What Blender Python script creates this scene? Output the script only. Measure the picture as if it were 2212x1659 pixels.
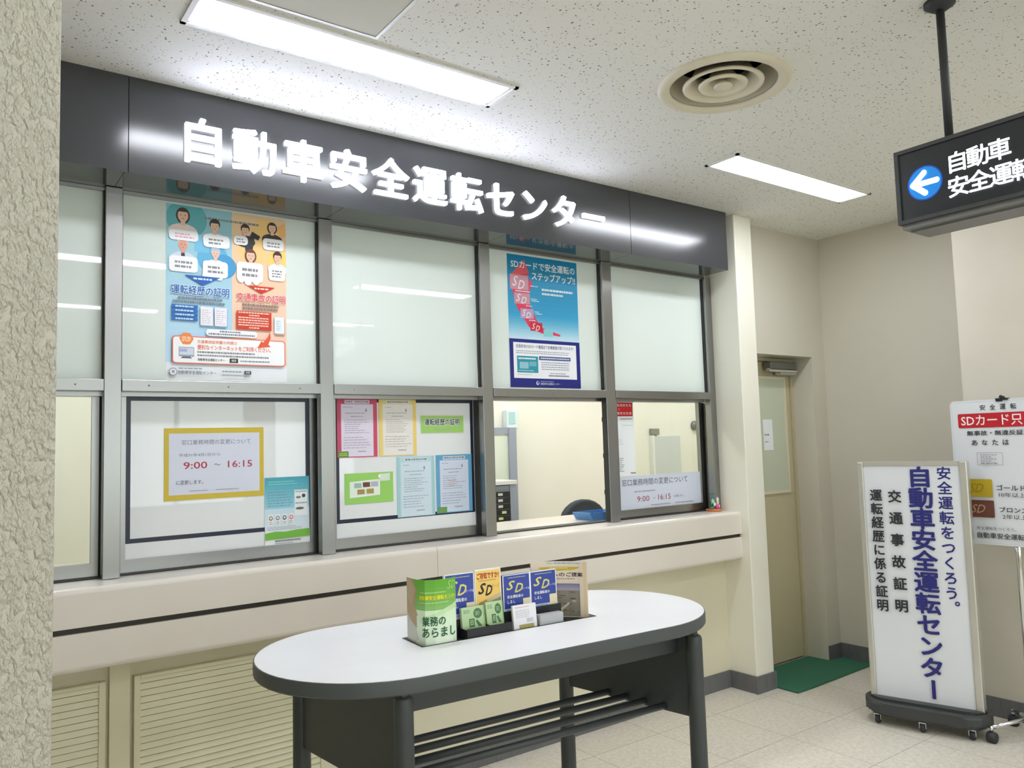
import bpy, bmesh, math, random
from mathutils import Matrix, Vector

SC = bpy.context.scene
COL = SC.collection
for o in list(bpy.data.objects):
    bpy.data.objects.remove(o)
PI = math.pi
R = math.radians


def lin(c):
    c = c / 255.0
    return c / 12.92 if c <= 0.04045 else ((c + 0.055) / 1.055) ** 2.4


def rgb(r, g, b):
    return (lin(r), lin(g), lin(b), 1.0)


# ------------------------------------------------------------------ camera
YAW, PITCH, ROLL, FPX = R(36.25689), R(4.330601), R(-1.697407), 1708.376
cf = Vector((math.sin(YAW) * math.cos(PITCH), math.cos(YAW) * math.cos(PITCH), math.sin(PITCH)))
cr = cf.cross(Vector((0, 0, 1))).normalized()
cu = cr.cross(cf)
r2 = cr * math.cos(ROLL) + cu * math.sin(ROLL)
u2 = -cr * math.sin(ROLL) + cu * math.cos(ROLL)
cam = bpy.data.cameras.new('camera')
cam.sensor_width = 36.0
cam.lens = FPX / 2212.0 * 36.0
cam.clip_start = 0.05
camo = bpy.data.objects.new('camera', cam)
COL.objects.link(camo)
m = Matrix((r2, u2, -cf)).transposed().to_4x4()
m.translation = Vector((0, 0, 1.5))
camo.matrix_world = m
SC.camera = camo

# ------------------------------------------------------------------ light and exposure
LAMP = 20.0          # luminance of the lobby's fluorescent diffusers
OFFICE_LAMP = 23.0   # luminance of the office's diffusers
SKY = 3.5            # overcast sky outside the lobby's rear windows
w = bpy.data.worlds.new('world')
SC.world = w
w.use_nodes = True
w.node_tree.nodes['Background'].inputs[0].default_value = (0.93, 0.98, 1.0, 1)
w.node_tree.nodes['Background'].inputs[1].default_value = SKY
vs = SC.view_settings
vs.view_transform = 'Standard'
vs.look = 'None'
vs.gamma = 1.0
vs.use_curve_mapping = False
vs.exposure = 0.25
SC.cycles.use_denoising = True
SC.cycles.max_bounces = 10
SC.cycles.diffuse_bounces = 6
SC.cycles.sample_clamp_indirect = 8.0
SC.cycles.caustics_reflective = False
SC.cycles.caustics_refractive = False

CEIL = 2.862


# ------------------------------------------------------------------ materials
def mat(name, col, rough=0.5, metal=0.0, spec=0.5, coat=0.0, emit=None, estr=0.0):
    mt = bpy.data.materials.new(name)
    mt.use_nodes = True
    b = mt.node_tree.nodes['Principled BSDF']
    b.inputs['Base Color'].default_value = col
    b.inputs['Roughness'].default_value = rough
    b.inputs['Metallic'].default_value = metal
    b.inputs['Specular IOR Level'].default_value = spec
    b.inputs['Coat Weight'].default_value = coat
    b.inputs['Coat Roughness'].default_value = 0.02
    if emit:
        b.inputs['Emission Color'].default_value = emit
        b.inputs['Emission Strength'].default_value = estr
    return mt


def nodes(mt):
    nt = mt.node_tree
    return nt, nt.nodes, nt.links, nt.nodes['Principled BSDF']


def ramp(N, stops):
    r = N.new('ShaderNodeValToRGB')
    e = r.color_ramp.elements
    e[0].position, e[0].color = stops[0]
    e[1].position, e[1].color = stops[1]
    for p, c in stops[2:]:
        q = e.new(p)
        q.color = c
    return r


def mottle(mt, c1, c2, scale=3.0, bump=0.0, bscale=60.0, detail=4.0, stretch=(1, 1, 1)):
    nt, N, L, b = nodes(mt)
    tc = N.new('ShaderNodeTexCoord')
    mp = N.new('ShaderNodeMapping')
    mp.inputs['Scale'].default_value = stretch
    L.new(tc.outputs['Object'], mp.inputs[0])
    n = N.new('ShaderNodeTexNoise')
    n.inputs['Scale'].default_value = scale
    n.inputs['Detail'].default_value = detail
    L.new(mp.outputs[0], n.inputs['Vector'])
    r = ramp(N, [(0.3, c1), (0.7, c2)])
    L.new(n.outputs['Fac'], r.inputs[0])
    L.new(r.outputs[0], b.inputs['Base Color'])
    if bump:
        n2 = N.new('ShaderNodeTexNoise')
        n2.inputs['Scale'].default_value = bscale
        n2.inputs['Detail'].default_value = 3
        L.new(mp.outputs[0], n2.inputs['Vector'])
        bp = N.new('ShaderNodeBump')
        bp.inputs['Strength'].default_value = bump
        bp.inputs['Distance'].default_value = 0.004
        L.new(n2.outputs['Fac'], bp.inputs['Height'])
        L.new(bp.outputs[0], b.inputs['Normal'])
    return mt


M = {}
M['wall'] = mottle(mat('cream_paint', rgb(222, 216, 190), 0.55), rgb(220, 214, 188), rgb(225, 219, 194), 1.2, 0.12, 220)
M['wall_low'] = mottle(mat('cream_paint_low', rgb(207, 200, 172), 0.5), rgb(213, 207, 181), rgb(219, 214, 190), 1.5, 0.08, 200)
M['wall_grey'] = mottle(mat('beige_wallpaper', rgb(205, 198, 178), 0.6), rgb(202, 197, 182), rgb(208, 203, 189), 1.0, 0.15, 320)
M['column'] = mottle(mat('light_wallpaper', rgb(226, 220, 204), 0.6), rgb(205, 198, 183), rgb(212, 206, 192), 2.0, 0.25, 260)
M['pillar'] = mottle(mat('satin_pillar_paint', rgb(226, 222, 198), 0.4), rgb(232, 229, 214), rgb(236, 234, 221), 2.0, 0.1, 180)
M['office'] = mottle(mat('office_paint', rgb(232, 226, 196), 0.55), rgb(230, 228, 216), rgb(235, 233, 223), 1.6)


def stucco():
    mt = mat('sprayed_stucco', rgb(186, 181, 168), 0.62)
    nt, N, L, b = nodes(mt)
    tc = N.new('ShaderNodeTexCoord')
    mp = N.new('ShaderNodeMapping')
    mp.inputs['Rotation'].default_value = (0, R(35), 0)
    mp.inputs['Scale'].default_value = (1, 1, 0.55)
    L.new(tc.outputs['Object'], mp.inputs[0])
    n = N.new('ShaderNodeTexNoise')
    n.inputs['Scale'].default_value = 165
    n.inputs['Detail'].default_value = 2.5
    n.inputs['Roughness'].default_value = 0.45
    L.new(mp.outputs[0], n.inputs['Vector'])
    r = ramp(N, [(0.38, (0, 0, 0, 1)), (0.68, (1, 1, 1, 1))])
    L.new(n.outputs['Fac'], r.inputs[0])
    n2 = N.new('ShaderNodeTexNoise')
    n2.inputs['Scale'].default_value = 40
    L.new(mp.outputs[0], n2.inputs['Vector'])
    ad = N.new('ShaderNodeMath')
    ad.operation = 'MULTIPLY_ADD'
    ad.inputs[1].default_value = 0.5
    L.new(n2.outputs['Fac'], ad.inputs[0])
    L.new(r.outputs[0], ad.inputs[2])
    bp = N.new('ShaderNodeBump')
    bp.inputs['Strength'].default_value = 0.85
    bp.inputs['Distance'].default_value = 0.0052
    L.new(ad.outputs[0], bp.inputs['Height'])
    L.new(bp.outputs[0], b.inputs['Normal'])
    return mt


M['stucco'] = stucco()


def ceiling_mat():
    mt = mat('rock_wool_ceiling', rgb(215, 210, 192), 0.8, spec=0.2)
    nt, N, L, b = nodes(mt)
    tc = N.new('ShaderNodeTexCoord')
    nz = N.new('ShaderNodeTexNoise')
    nz.inputs['Scale'].default_value = 30
    L.new(tc.outputs['Object'], nz.inputs['Vector'])
    mx = N.new('ShaderNodeVectorMath')
    mx.operation = 'MULTIPLY_ADD'
    mx.inputs[1].default_value = (0.012, 0.012, 0.0)
    L.new(nz.outputs['Color'], mx.inputs[0])
    L.new(tc.outputs['Object'], mx.inputs[2])
    fac = None
    for sc, th in ((62, 0.13), (95, 0.11)):
        v = N.new('ShaderNodeTexVoronoi')
        v.inputs['Scale'].default_value = sc
        L.new(mx.outputs[0], v.inputs['Vector'])
        sp = N.new('ShaderNodeSeparateColor')
        L.new(v.outputs['Color'], sp.inputs[0])
        # radius of the pit varies from cell to cell
        mul = N.new('ShaderNodeMath')
        mul.operation = 'MULTIPLY'
        mul.inputs[1].default_value = th * 2.4
        L.new(sp.outputs[0], mul.inputs[0])
        sub = N.new('ShaderNodeMath')
        sub.operation = 'SUBTRACT'
        L.new(mul.outputs[0], sub.inputs[0])
        L.new(v.outputs['Distance'], sub.inputs[1])
        sm = N.new('ShaderNodeMapRange')
        sm.inputs[1].default_value = 0.0
        sm.inputs[2].default_value = 0.09
        L.new(sub.outputs[0], sm.inputs[0])
        if fac is None:
            fac = sm.outputs[0]
        else:
            mxx = N.new('ShaderNodeMath')
            mxx.operation = 'MAXIMUM'
            L.new(fac, mxx.inputs[0])
            L.new(sm.outputs[0], mxx.inputs[1])
            fac = mxx.outputs[0]
    mix = N.new('ShaderNodeMix')
    mix.data_type = 'RGBA'
    mix.inputs[6].default_value = rgb(231, 230, 225)
    mix.inputs[7].default_value = rgb(138, 132, 120)
    L.new(fac, mix.inputs[0])
    L.new(mix.outputs[2], b.inputs['Base Color'])
    return mt


M['ceiling'] = ceiling_mat()


def floor_mat():
    mt = mat('vinyl_floor_tile', rgb(214, 204, 186), 0.42)
    nt, N, L, b = nodes(mt)
    tc = N.new('ShaderNodeTexCoord')
    n = N.new('ShaderNodeTexNoise')
    n.inputs['Scale'].default_value = 45
    n.inputs['Detail'].default_value = 5
    L.new(tc.outputs['Object'], n.inputs['Vector'])
    r = ramp(N, [(0.35, rgb(212, 205, 191)), (0.62, rgb(226, 220, 207))])
    L.new(n.outputs['Fac'], r.inputs[0])
    n3 = N.new('ShaderNodeTexNoise')
    n3.inputs['Scale'].default_value = 140
    L.new(tc.outputs['Object'], n3.inputs['Vector'])
    r3 = ramp(N, [(0.36, (0.45, 0.42, 0.38, 1)), (0.44, (1, 1, 1, 1))])
    L.new(n3.outputs['Fac'], r3.inputs[0])
    mu = N.new('ShaderNodeMix')
    mu.data_type = 'RGBA'
    mu.blend_type = 'MULTIPLY'
    mu.inputs[0].default_value = 0.3
    L.new(r.outputs[0], mu.inputs[6])
    L.new(r3.outputs[0], mu.inputs[7])
    mp = N.new('ShaderNodeMapping')
    mp.inputs['Location'].default_value = (0.12, 0.2, 0)
    L.new(tc.outputs['Object'], mp.inputs[0])
    bt = N.new('ShaderNodeTexBrick')
    bt.offset = 0.0
    bt.squash = 1.0
    bt.inputs['Scale'].default_value = 1.0
    bt.inputs['Brick Width'].default_value = 0.45
    bt.inputs['Row Height'].default_value = 0.45
    bt.inputs['Mortar Size'].default_value = 0.0022
    bt.inputs['Color1'].default_value = (1, 1, 1, 1)
    bt.inputs['Color2'].default_value = (0.95, 0.95, 0.94, 1)
    bt.inputs['Mortar'].default_value = (0.62, 0.58, 0.52, 1)
    L.new(mp.outputs[0], bt.inputs['Vector'])
    m2 = N.new('ShaderNodeMix')
    m2.data_type = 'RGBA'
    m2.blend_type = 'MULTIPLY'
    m2.inputs[0].default_value = 1.0
    L.new(mu.outputs[2], m2.inputs[6])
    L.new(bt.outputs['Color'], m2.inputs[7])
    L.new(m2.outputs[2], b.inputs['Base Color'])
    return mt


M['floor'] = floor_mat()
M['baseboard'] = mottle(mat('grey_vinyl_baseboard', rgb(104, 104, 106), 0.5), rgb(98, 98, 100), rgb(110, 110, 112), 90, 0.1, 150, stretch=(1, 1, 0.1))


def brushed(name, col, rough):
    mt = mat(name, col, rough, metal=1.0)
    nt, N, L, b = nodes(mt)
    tc = N.new('ShaderNodeTexCoord')
    mp = N.new('ShaderNodeMapping')
    mp.inputs['Scale'].default_value = (260, 260, 3)
    L.new(tc.outputs['Object'], mp.inputs[0])
    n = N.new('ShaderNodeTexNoise')
    n.inputs['Scale'].default_value = 1
    L.new(mp.outputs[0], n.inputs['Vector'])
    mr = N.new('ShaderNodeMapRange')
    mr.inputs[3].default_value = rough - 0.015
    mr.inputs[4].default_value = rough + 0.02
    L.new(n.outputs['Fac'], mr.inputs[0])
    L.new(mr.outputs[0], b.inputs['Roughness'])
    return mt


M['steel'] = brushed('brushed_stainless', (0.34, 0.34, 0.335, 1), 0.29)
M['chrome'] = mat('chrome', (0.75, 0.76, 0.78, 1), 0.12, metal=1)
M['dark_gap'] = mat('dark_channel', rgb(40, 40, 40), 0.5)
M['fascia'] = mat('dark_satin_panel', rgb(66, 68, 72), 0.16, spec=0.7)
M['soffit'] = mat('dark_polished_soffit', rgb(66, 72, 71), 0.09, spec=0.6)
M['glow'] = mat('lit_acrylic_letter', rgb(245, 247, 255), 0.4, emit=(0.95, 0.97, 1.0, 1), estr=2.6)
M['lamp'] = mat('lamp_diffuser', rgb(245, 245, 250), 0.5, emit=(0.94, 0.97, 1.05, 1), estr=LAMP)
M['office_lamp'] = mat('office_lamp_diffuser', rgb(245, 245, 250), 0.5, emit=(0.97, 0.98, 0.98, 1), estr=OFFICE_LAMP)
M['white_metal'] = mat('white_enamel', rgb(226, 226, 222), 0.4)
M['vent'] = mat('ivory_vent_enamel', rgb(216, 208, 186), 0.4)
M['black'] = mat('black_plastic', rgb(28, 29, 31), 0.45)
M['black_void'] = mat('duct_black', rgb(14, 14, 16), 0.8)
M['frost'] = mat('milk_glass', rgb(222, 232, 227), 0.6, spec=0.5, coat=1.0)
M['white_board'] = mat('white_sheet_behind_glass', rgb(228, 231, 233), 0.6, coat=1.0)
M['counter'] = mottle(mat('beige_counter_laminate', rgb(208, 199, 186), 0.25), rgb(221, 213, 202), rgb(226, 219, 210), 1.5)
M['counter_groove'] = mat('dark_bronze_groove', rgb(46, 40, 32), 0.45)
M['louvre'] = mottle(mat('cream_louvre_enamel', rgb(208, 202, 166), 0.32), rgb(212, 207, 174), rgb(218, 213, 183), 3)
M['door'] = mottle(mat('khaki_door_paint', rgb(192, 182, 148), 0.45), rgb(188, 178, 144), rgb(196, 187, 155), 1.0)
M['door_glass'] = mat('frosted_door_glass', rgb(196, 202, 180), 0.35)
M['closer'] = mat('grey_closer_metal', rgb(120, 122, 118), 0.4, metal=0.5)
M['table_white'] = mottle(mat('white_laminate', rgb(232, 232, 233), 0.38), rgb(230, 230, 231), rgb(235, 235, 236), 4)
M['table_dark'] = mottle(mat('charcoal_table_metal', rgb(64, 68, 69), 0.42), rgb(54, 58, 59), rgb(60, 64, 65), 3)
M['table_edge'] = mat('grey_edge_band', rgb(72, 77, 78), 0.45)
M['sign_white'] = mat('white_sign_acrylic', rgb(222, 225, 230), 0.35)
M['alu'] = mat('pale_aluminium', (0.62, 0.61, 0.56, 1), 0.38, metal=0.7)
M['rubber'] = mat('dark_rubber', rgb(44, 46, 48), 0.55)
M['base_dark'] = mat('dark_grey_base', rgb(58, 60, 61), 0.45)
M['mat_green'] = None
M['office_grey'] = mat('blue_grey_steel', rgb(150, 158, 172), 0.45)
M['office_white'] = mat('office_white', rgb(228, 228, 224), 0.5)
M['blue_plastic'] = mat('blue_plastic', rgb(84, 138, 196), 0.4)
M['chair_fabric'] = mat('dark_chair_fabric', rgb(62, 68, 76), 0.9)


def ribbed_mat():
    mt = mat('ribbed_green_mat', rgb(52, 112, 84), 0.85)
    nt, N, L, b = nodes(mt)
    tc = N.new('ShaderNodeTexCoord')
    wv = N.new('ShaderNodeTexWave')
    wv.inputs['Scale'].default_value = 24
    wv.bands_direction = 'X'
    L.new(tc.outputs['Object'], wv.inputs['Vector'])
    r = ramp(N, [(0.2, rgb(40, 96, 72)), (0.8, rgb(58, 122, 94))])
    L.new(wv.outputs['Fac'], r.inputs[0])
    L.new(r.outputs[0], b.inputs['Base Color'])
    bp = N.new('ShaderNodeBump')
    bp.inputs['Strength'].default_value = 0.5
    bp.inputs['Distance'].default_value = 0.003
    L.new(wv.outputs['Fac'], bp.inputs['Height'])
    L.new(bp.outputs[0], b.inputs['Normal'])
    return mt


M['mat_green'] = ribbed_mat()


def glass_mat():
    mt = bpy.data.materials.new('window_glass')
    mt.use_nodes = True
    nt = mt.node_tree
    N, L = nt.nodes, nt.links
    N.remove(N['Principled BSDF'])
    t = N.new('ShaderNodeBsdfTransparent')
    t.inputs[0].default_value = (0.95, 0.975, 0.96, 1)
    g = N.new('ShaderNodeBsdfGlossy')
    g.inputs['Roughness'].default_value = 0.0
    f = N.new('ShaderNodeFresnel')
    f.inputs[0].default_value = 1.5
    mx = N.new('ShaderNodeMixShader')
    ge = N.new('ShaderNodeNewGeometry')
    inv = N.new('ShaderNodeMath')
    inv.operation = 'SUBTRACT'
    inv.inputs[0].default_value = 1.0
    L.new(ge.outputs['Backfacing'], inv.inputs[1])
    mu = N.new('ShaderNodeMath')
    mu.operation = 'MULTIPLY'
    L.new(f.outputs[0], mu.inputs[0])
    L.new(inv.outputs[0], mu.inputs[1])
    L.new(mu.outputs[0], mx.inputs[0])
    L.new(t.outputs[0], mx.inputs[1])
    L.new(g.outputs[0], mx.inputs[2])
    L.new(mx.outputs[0], N['Material Output'].inputs[0])
    return mt


M['glass'] = glass_mat()

_paper = {}


def paper(col, gloss=0.45):
    k = (tuple(int(c) for c in col), gloss)
    if k not in _paper:
        _paper[k] = mat('print_%02x%02x%02x' % k[0], rgb(*k[0]), gloss)
    return _paper[k]


_glow = {}


def glowmat(col, s):
    k = (col, s)
    if k not in _glow:
        _glow[k] = mat('backlit_%02x%02x%02x' % col, rgb(*col), 0.35, emit=rgb(*col), estr=s)
    return _glow[k]


# ------------------------------------------------------------------ objects
def tag(o, label=None, cat=None, group=None, kind=None):
    if label:
        o['label'] = label
    if cat:
        o['category'] = cat
    if group:
        o['group'] = group
    if kind:
        o['kind'] = kind
    return o


def thing(name, label, cat, loc=(0, 0, 0), rotz=0.0, group=None, kind=None):
    o = bpy.data.objects.new(name, None)
    o.empty_display_size = 0.05
    COL.objects.link(o)
    o.location = loc
    o.rotation_euler = (0, 0, rotz)
    return tag(o, label, cat, group, kind)


class MB:
    """collects shapes into one mesh; every shape may carry its own material"""

    def __init__(s, origin=(0, 0, 0)):
        s.bm = bmesh.new()
        s.o = Vector(origin)
        s.mats = []

    def _m(s, faces, mt):
        if mt is None:
            return
        if mt not in s.mats:
            s.mats.append(mt)
        i = s.mats.index(mt)
        for f in faces:
            f.material_index = i

    def box(s, x0, x1, y0, y1, z0, z1, mt=None, bevel=0.0, seg=2):
        v = [s.bm.verts.new(Vector((x, y, z)) - s.o) for x in (x0, x1) for y in (y0, y1) for z in (z0, z1)]
        F = [(0, 1, 3, 2), (4, 6, 7, 5), (0, 4, 5, 1), (2, 3, 7, 6), (0, 2, 6, 4), (1, 5, 7, 3)]
        fs = [s.bm.faces.new([v[i] for i in f]) for f in F]
        if bevel:
            es = list({e for f in fs for e in f.edges})
            r = bmesh.ops.bevel(s.bm, geom=es, offset=bevel, segments=seg, affect='EDGES', profile=0.5)
            fs = [f for f in r['faces']] + [f for f in fs if f.is_valid]
        s._m([f for f in fs if f.is_valid], mt)
        return s

    def prism(s, pts, z0, z1, mt=None, axis='z', bevel=0.0):
        """extrude a closed 2D outline; axis z: (x,y), axis y: (x,z), axis x: (y,z)"""
        def P(p, h):
            if axis == 'z':
                return Vector((p[0], p[1], h))
            if axis == 'y':
                return Vector((p[0], h, p[1]))
            return Vector((h, p[0], p[1]))
        a = [s.bm.verts.new(P(p, z0) - s.o) for p in pts]
        b = [s.bm.verts.new(P(p, z1) - s.o) for p in pts]
        n = len(pts)
        fs = [s.bm.faces.new(a), s.bm.faces.new(b[::-1])]
        for i in range(n):
            fs.append(s.bm.faces.new((a[i], b[i], b[(i + 1) % n], a[(i + 1) % n])))
        if bevel:
            es = list(fs[0].edges) + list(fs[1].edges)
            r = bmesh.ops.bevel(s.bm, geom=es, offset=bevel, segments=2, affect='EDGES', profile=0.5)
            fs = [f for f in fs if f.is_valid] + list(r['faces'])
        s._m([f for f in fs if f.is_valid], mt)
        return s

    def tube(s, pts, rad, mt=None, seg=12, cap=True):
        pts = [Vector(p) - s.o for p in pts]
        if not hasattr(rad, '__len__'):
            rad = [rad] * len(pts)
        rings = []
        up = Vector((0, 0, 1))
        for i, p in enumerate(pts):
            d = (pts[min(i + 1, len(pts) - 1)] - pts[max(i - 1, 0)]).normalized()
            a = d.cross(up if abs(d.z) < 0.95 else Vector((1, 0, 0))).normalized()
            b = d.cross(a)
            rings.append([s.bm.verts.new(p + (a * math.cos(2 * PI * k / seg) + b * math.sin(2 * PI * k / seg)) * rad[i]) for k in range(seg)])
        fs = []
        for q, t in zip(rings, rings[1:]):
            for k in range(seg):
                f = s.bm.faces.new((q[k], q[(k + 1) % seg], t[(k + 1) % seg], t[k]))
                f.smooth = True
                fs.append(f)
        if cap:
            fs += [s.bm.faces.new(rings[0][::-1]), s.bm.faces.new(rings[-1])]
        s._m(fs, mt)
        return s

    def lathe(s, prof, c, mt=None, seg=48, smooth=True, axis='z', cap=True):
        c = Vector(c) - s.o
        rings = []
        for r, z in prof:
            ring = []
            for k in range(seg):
                a = 2 * PI * k / seg
                if axis == 'z':
                    d = Vector((r * math.cos(a), r * math.sin(a), z))
                elif axis == 'y':
                    d = Vector((r * math.cos(a), z, r * math.sin(a)))
                else:
                    d = Vector((z, r * math.cos(a), r * math.sin(a)))
                ring.append(s.bm.verts.new(c + d))
            rings.append(ring)
        fs = []
        for q, t in zip(rings, rings[1:]):
            for k in range(seg):
                f = s.bm.faces.new((q[k], q[(k + 1) % seg], t[(k + 1) % seg], t[k]))
                f.smooth = smooth
                fs.append(f)
        for ring, (r, z) in ((rings[0], prof[0]), (rings[-1], prof[-1])):
            if r > 1e-5 and cap:
                try:
                    fs.append(s.bm.faces.new(ring))
                except ValueError:
                    pass
        s._m(fs, mt)
        return s

    def ball(s, c, rx, ry, rz, mt=None, u=16, v=10):
        r = bmesh.ops.create_uvsphere(s.bm, u_segments=u, v_segments=v, radius=1.0)
        vs_ = r['verts']
        c = Vector(c) - s.o
        for q in vs_:
            q.co = Vector((q.co.x * rx, q.co.y * ry, q.co.z * rz)) + c
        fs = list({f for q in vs_ for f in q.link_faces})
        for f in fs:
            f.smooth = True
        s._m(fs, mt)
        return s

    def build(s, name, mt=None, parent=None, loc=None, rot=None):
        bmesh.ops.remove_doubles(s.bm, verts=s.bm.verts, dist=1e-6)
        bmesh.ops.recalc_face_normals(s.bm, faces=s.bm.faces)
        me = bpy.data.meshes.new(name)
        s.bm.to_mesh(me)
        s.bm.free()
        for x in (s.mats or [mt]):
            me.materials.append(x)
        o = bpy.data.objects.new(name, me)
        COL.objects.link(o)
        if parent:
            o.parent = parent
        else:
            o.location = s.o
        if loc is not None:
            o.location = loc
        if rot is not None:
            o.rotation_euler = rot
        return o


def struct(name, mb, mt):
    return tag(mb.build(name, mt), kind='structure')


def smooth_by_angle(o, deg=35):
    me = o.data
    bm = bmesh.new()
    bm.from_mesh(me)
    for f in bm.faces:
        f.smooth = True
    for e in bm.edges:
        if len(e.link_faces) == 2 and e.calc_face_angle(0) > R(deg):
            e.smooth = False
    bm.to_mesh(me)
    bm.free()
    return o


# ------------------------------------------------------------------ printed matter
_glyph = {}


def glyphs(txt, bold=0.0, shear=0.0, extrude=0.0, res=2):
    k = (txt, bold, shear, extrude, res)
    if k in _glyph:
        return _glyph[k]
    c = bpy.data.curves.new('t', 'FONT')
    c.body = txt
    c.size = 1.0
    c.shear = shear
    c.extrude = extrude
    c.resolution_u = res
    o = bpy.data.objects.new('t', c)
    COL.objects.link(o)
    bpy.context.view_layer.update()
    dg = bpy.context.evaluated_depsgraph_get()
    me = bpy.data.meshes.new_from_object(o.evaluated_get(dg))
    vs_ = [v.co.copy() for v in me.vertices]
    fs = [tuple(p.vertices) for p in me.polygons]
    bpy.data.objects.remove(o)
    bpy.data.curves.remove(c)
    bpy.data.meshes.remove(me)
    if bold:
        # thicken the strokes evenly all round
        n0, f0, v0 = len(vs_), fs[:], vs_[:]
        nd = 12 if extrude else 8
        for q in range(nd):
            a = 2 * PI * q / nd
            d = Vector((bold * math.cos(a), bold * math.sin(a), 0 if extrude else 0.0001 * (q + 1)))
            base = len(vs_)
            vs_ += [p + d for p in v0]
            fs += [tuple(i + base for i in f) for f in f0]
    _glyph[k] = (vs_, fs)
    return _glyph[k]


class Sheet:
    """a printed sheet w x h; u runs left to right and v top to bottom, both 0..1; prints lie on top of the stock"""

    def __init__(s, w, h, base=(240, 240, 240), t=0.0006, gloss=0.45, seed=1, step=0.00012):
        s.w, s.h, s.gloss = w, h, gloss
        s.bm = bmesh.new()
        s.mats = []
        s.lay = 0
        s.step = step
        s.vk = 1.0
        s.rng = random.Random(seed)
        if t:
            v = [s.bm.verts.new((x, y, z)) for x in (0, w) for y in (0, h) for z in (-t, 0)]
            F = [(0, 1, 3, 2), (4, 6, 7, 5), (0, 4, 5, 1), (2, 3, 7, 6), (0, 2, 6, 4), (1, 5, 7, 3)]
            fs = [s.bm.faces.new([v[i] for i in f]) for f in F]
            s._m(fs, base)

    def _m(s, fs, col):
        mt = col if not isinstance(col, tuple) else paper(col, s.gloss)
        if mt not in s.mats:
            s.mats.append(mt)
        i = s.mats.index(mt)
        for f in fs:
            f.material_index = i

    def P(s, u, v, z):
        return (u * s.w, (1 - v * s.vk) * s.h, z)

    def poly(s, pts, col, same=False):
        if not same:
            s.lay += 1
        z = s.lay * s.step
        vv = [s.bm.verts.new(s.P(min(1, max(0, u)), min(1, max(0, v)), z)) for u, v in pts]
        f = s.bm.faces.new(vv)
        f.normal_update()
        if f.normal.z < 0:
            f.normal_flip()
        s._m([f], col)

    def rect(s, u0, v0, u1, v1, col, same=False):
        s.poly([(u0, v1), (u1, v1), (u1, v0), (u0, v0)], col, same)

    def rrect(s, u0, v0, u1, v1, r, col, n=4, same=False):
        """rounded rectangle, r in metres"""
        ru, rv = r / s.w, r / s.h
        pts = []
        for cu_, cv_, a0 in ((u1 - ru, v1 - rv, 0), (u0 + ru, v1 - rv, 90), (u0 + ru, v0 + rv, 180), (u1 - ru, v0 + rv, 270)):
            for k in range(n + 1):
                a = R(a0 + 90 * k / n)
                pts.append((cu_ + ru * math.cos(a), cv_ + rv * math.sin(a)))
        s.poly(pts, col, same)

    def ell(s, u, v, ru, rv, col, n=20, same=False, a0=0, a1=360):
        full = a1 - a0 >= 360
        k = n if full else n + 1
        s.poly([(u + ru * math.cos(R(a0 + (a1 - a0) * i / n)), v + rv * math.sin(R(a0 + (a1 - a0) * i / n))) for i in range(k)], col, same)

    def circ(s, u, v, r, col, n=24, same=False):
        s.ell(u, v, r / s.w, r / s.h, col, n, same)

    def frame(s, u0, v0, u1, v1, t, col):
        tu, tv = t / s.w, t / s.h
        s.rect(u0, v0, u1, v0 + tv, col)
        s.rect(u0, v1 - tv, u1, v1, col, True)
        s.rect(u0, v0 + tv, u0 + tu, v1 - tv, col, True)
        s.rect(u1 - tu, v0 + tv, u1, v1 - tv, col, True)

    def grad(s, u0, v0, u1, v1, c0, c1, n=18):
        s.lay += 1
        for i in range(n):
            f = (i + 0.5) / n
            c = tuple(int(round(a + (b - a) * f)) for a, b in zip(c0, c1))
            s.rect(u0, v0 + (v1 - v0) * i / n, u1, v0 + (v1 - v0) * (i + 1) / n, c, True)

    def _put(s, vs_, fs, fn, col):
        s.lay += 1
        z = s.lay * s.step
        nv = [s.bm.verts.new((*fn(p), z + p.z * 0.12)) for p in vs_]
        if len(vs_) and max(p.z for p in vs_) > 0:
            s.lay += 1 + int(1.0e-4 / s.step)
        out = []
        for f in fs:
            try:
                q = s.bm.faces.new([nv[i] for i in f])
                out.append(q)
            except ValueError:
                pass
        s._m(out, col)

    def text(s, txt, u0, v0, u1, v1, col, bold=0.0, shear=0.0, outline=None, ob=0.0):
        """fit the writing's ink exactly into the box"""
        vs0, _ = glyphs(txt, 0.0, shear)
        x0, x1 = min(p.x for p in vs0), max(p.x for p in vs0)
        y0, y1 = min(p.y for p in vs0), max(p.y for p in vs0)

        def fn(p):
            return ((u0 + (u1 - u0) * (p.x - x0) / (x1 - x0)) * s.w, (1 - s.vk * (v1 + (v0 - v1) * (p.y - y0) / (y1 - y0))) * s.h)
        if outline:
            vs_, fs = glyphs(txt, ob, shear)
            s._put(vs_, fs, fn, outline)
        vs_, fs = glyphs(txt, bold, shear)
        s._put(vs_, fs, fn, col)

    def vtext(s, txt, u, v0, v1, size, col, bold=0.0, sx=1.0):
        """a column of characters centred on u; first and last cell centres at v0 and v1; size of the em in metres"""
        n = len(txt)
        for i, ch in enumerate(txt):
            vc = v0 + (v1 - v0) * i / max(1, n - 1)
            vs_, fs = glyphs(ch, bold)
            cx, cy = u * s.w, (1 - vc) * s.h
            if ch == 'ー':
                def fn(p):
                    return (cx + (p.y - 0.38) * size * sx, cy - (p.x - 0.5) * size)
            elif ch in '。、':
                def fn(p):
                    return (cx + (p.x - 0.5 + 0.62) * size * sx, cy + (p.y - 0.38 + 0.5) * size)
            else:
                def fn(p):
                    return (cx + (p.x - 0.5) * size * sx, cy + (p.y - 0.38) * size)
            s._put(vs_, fs, fn, col)

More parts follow.
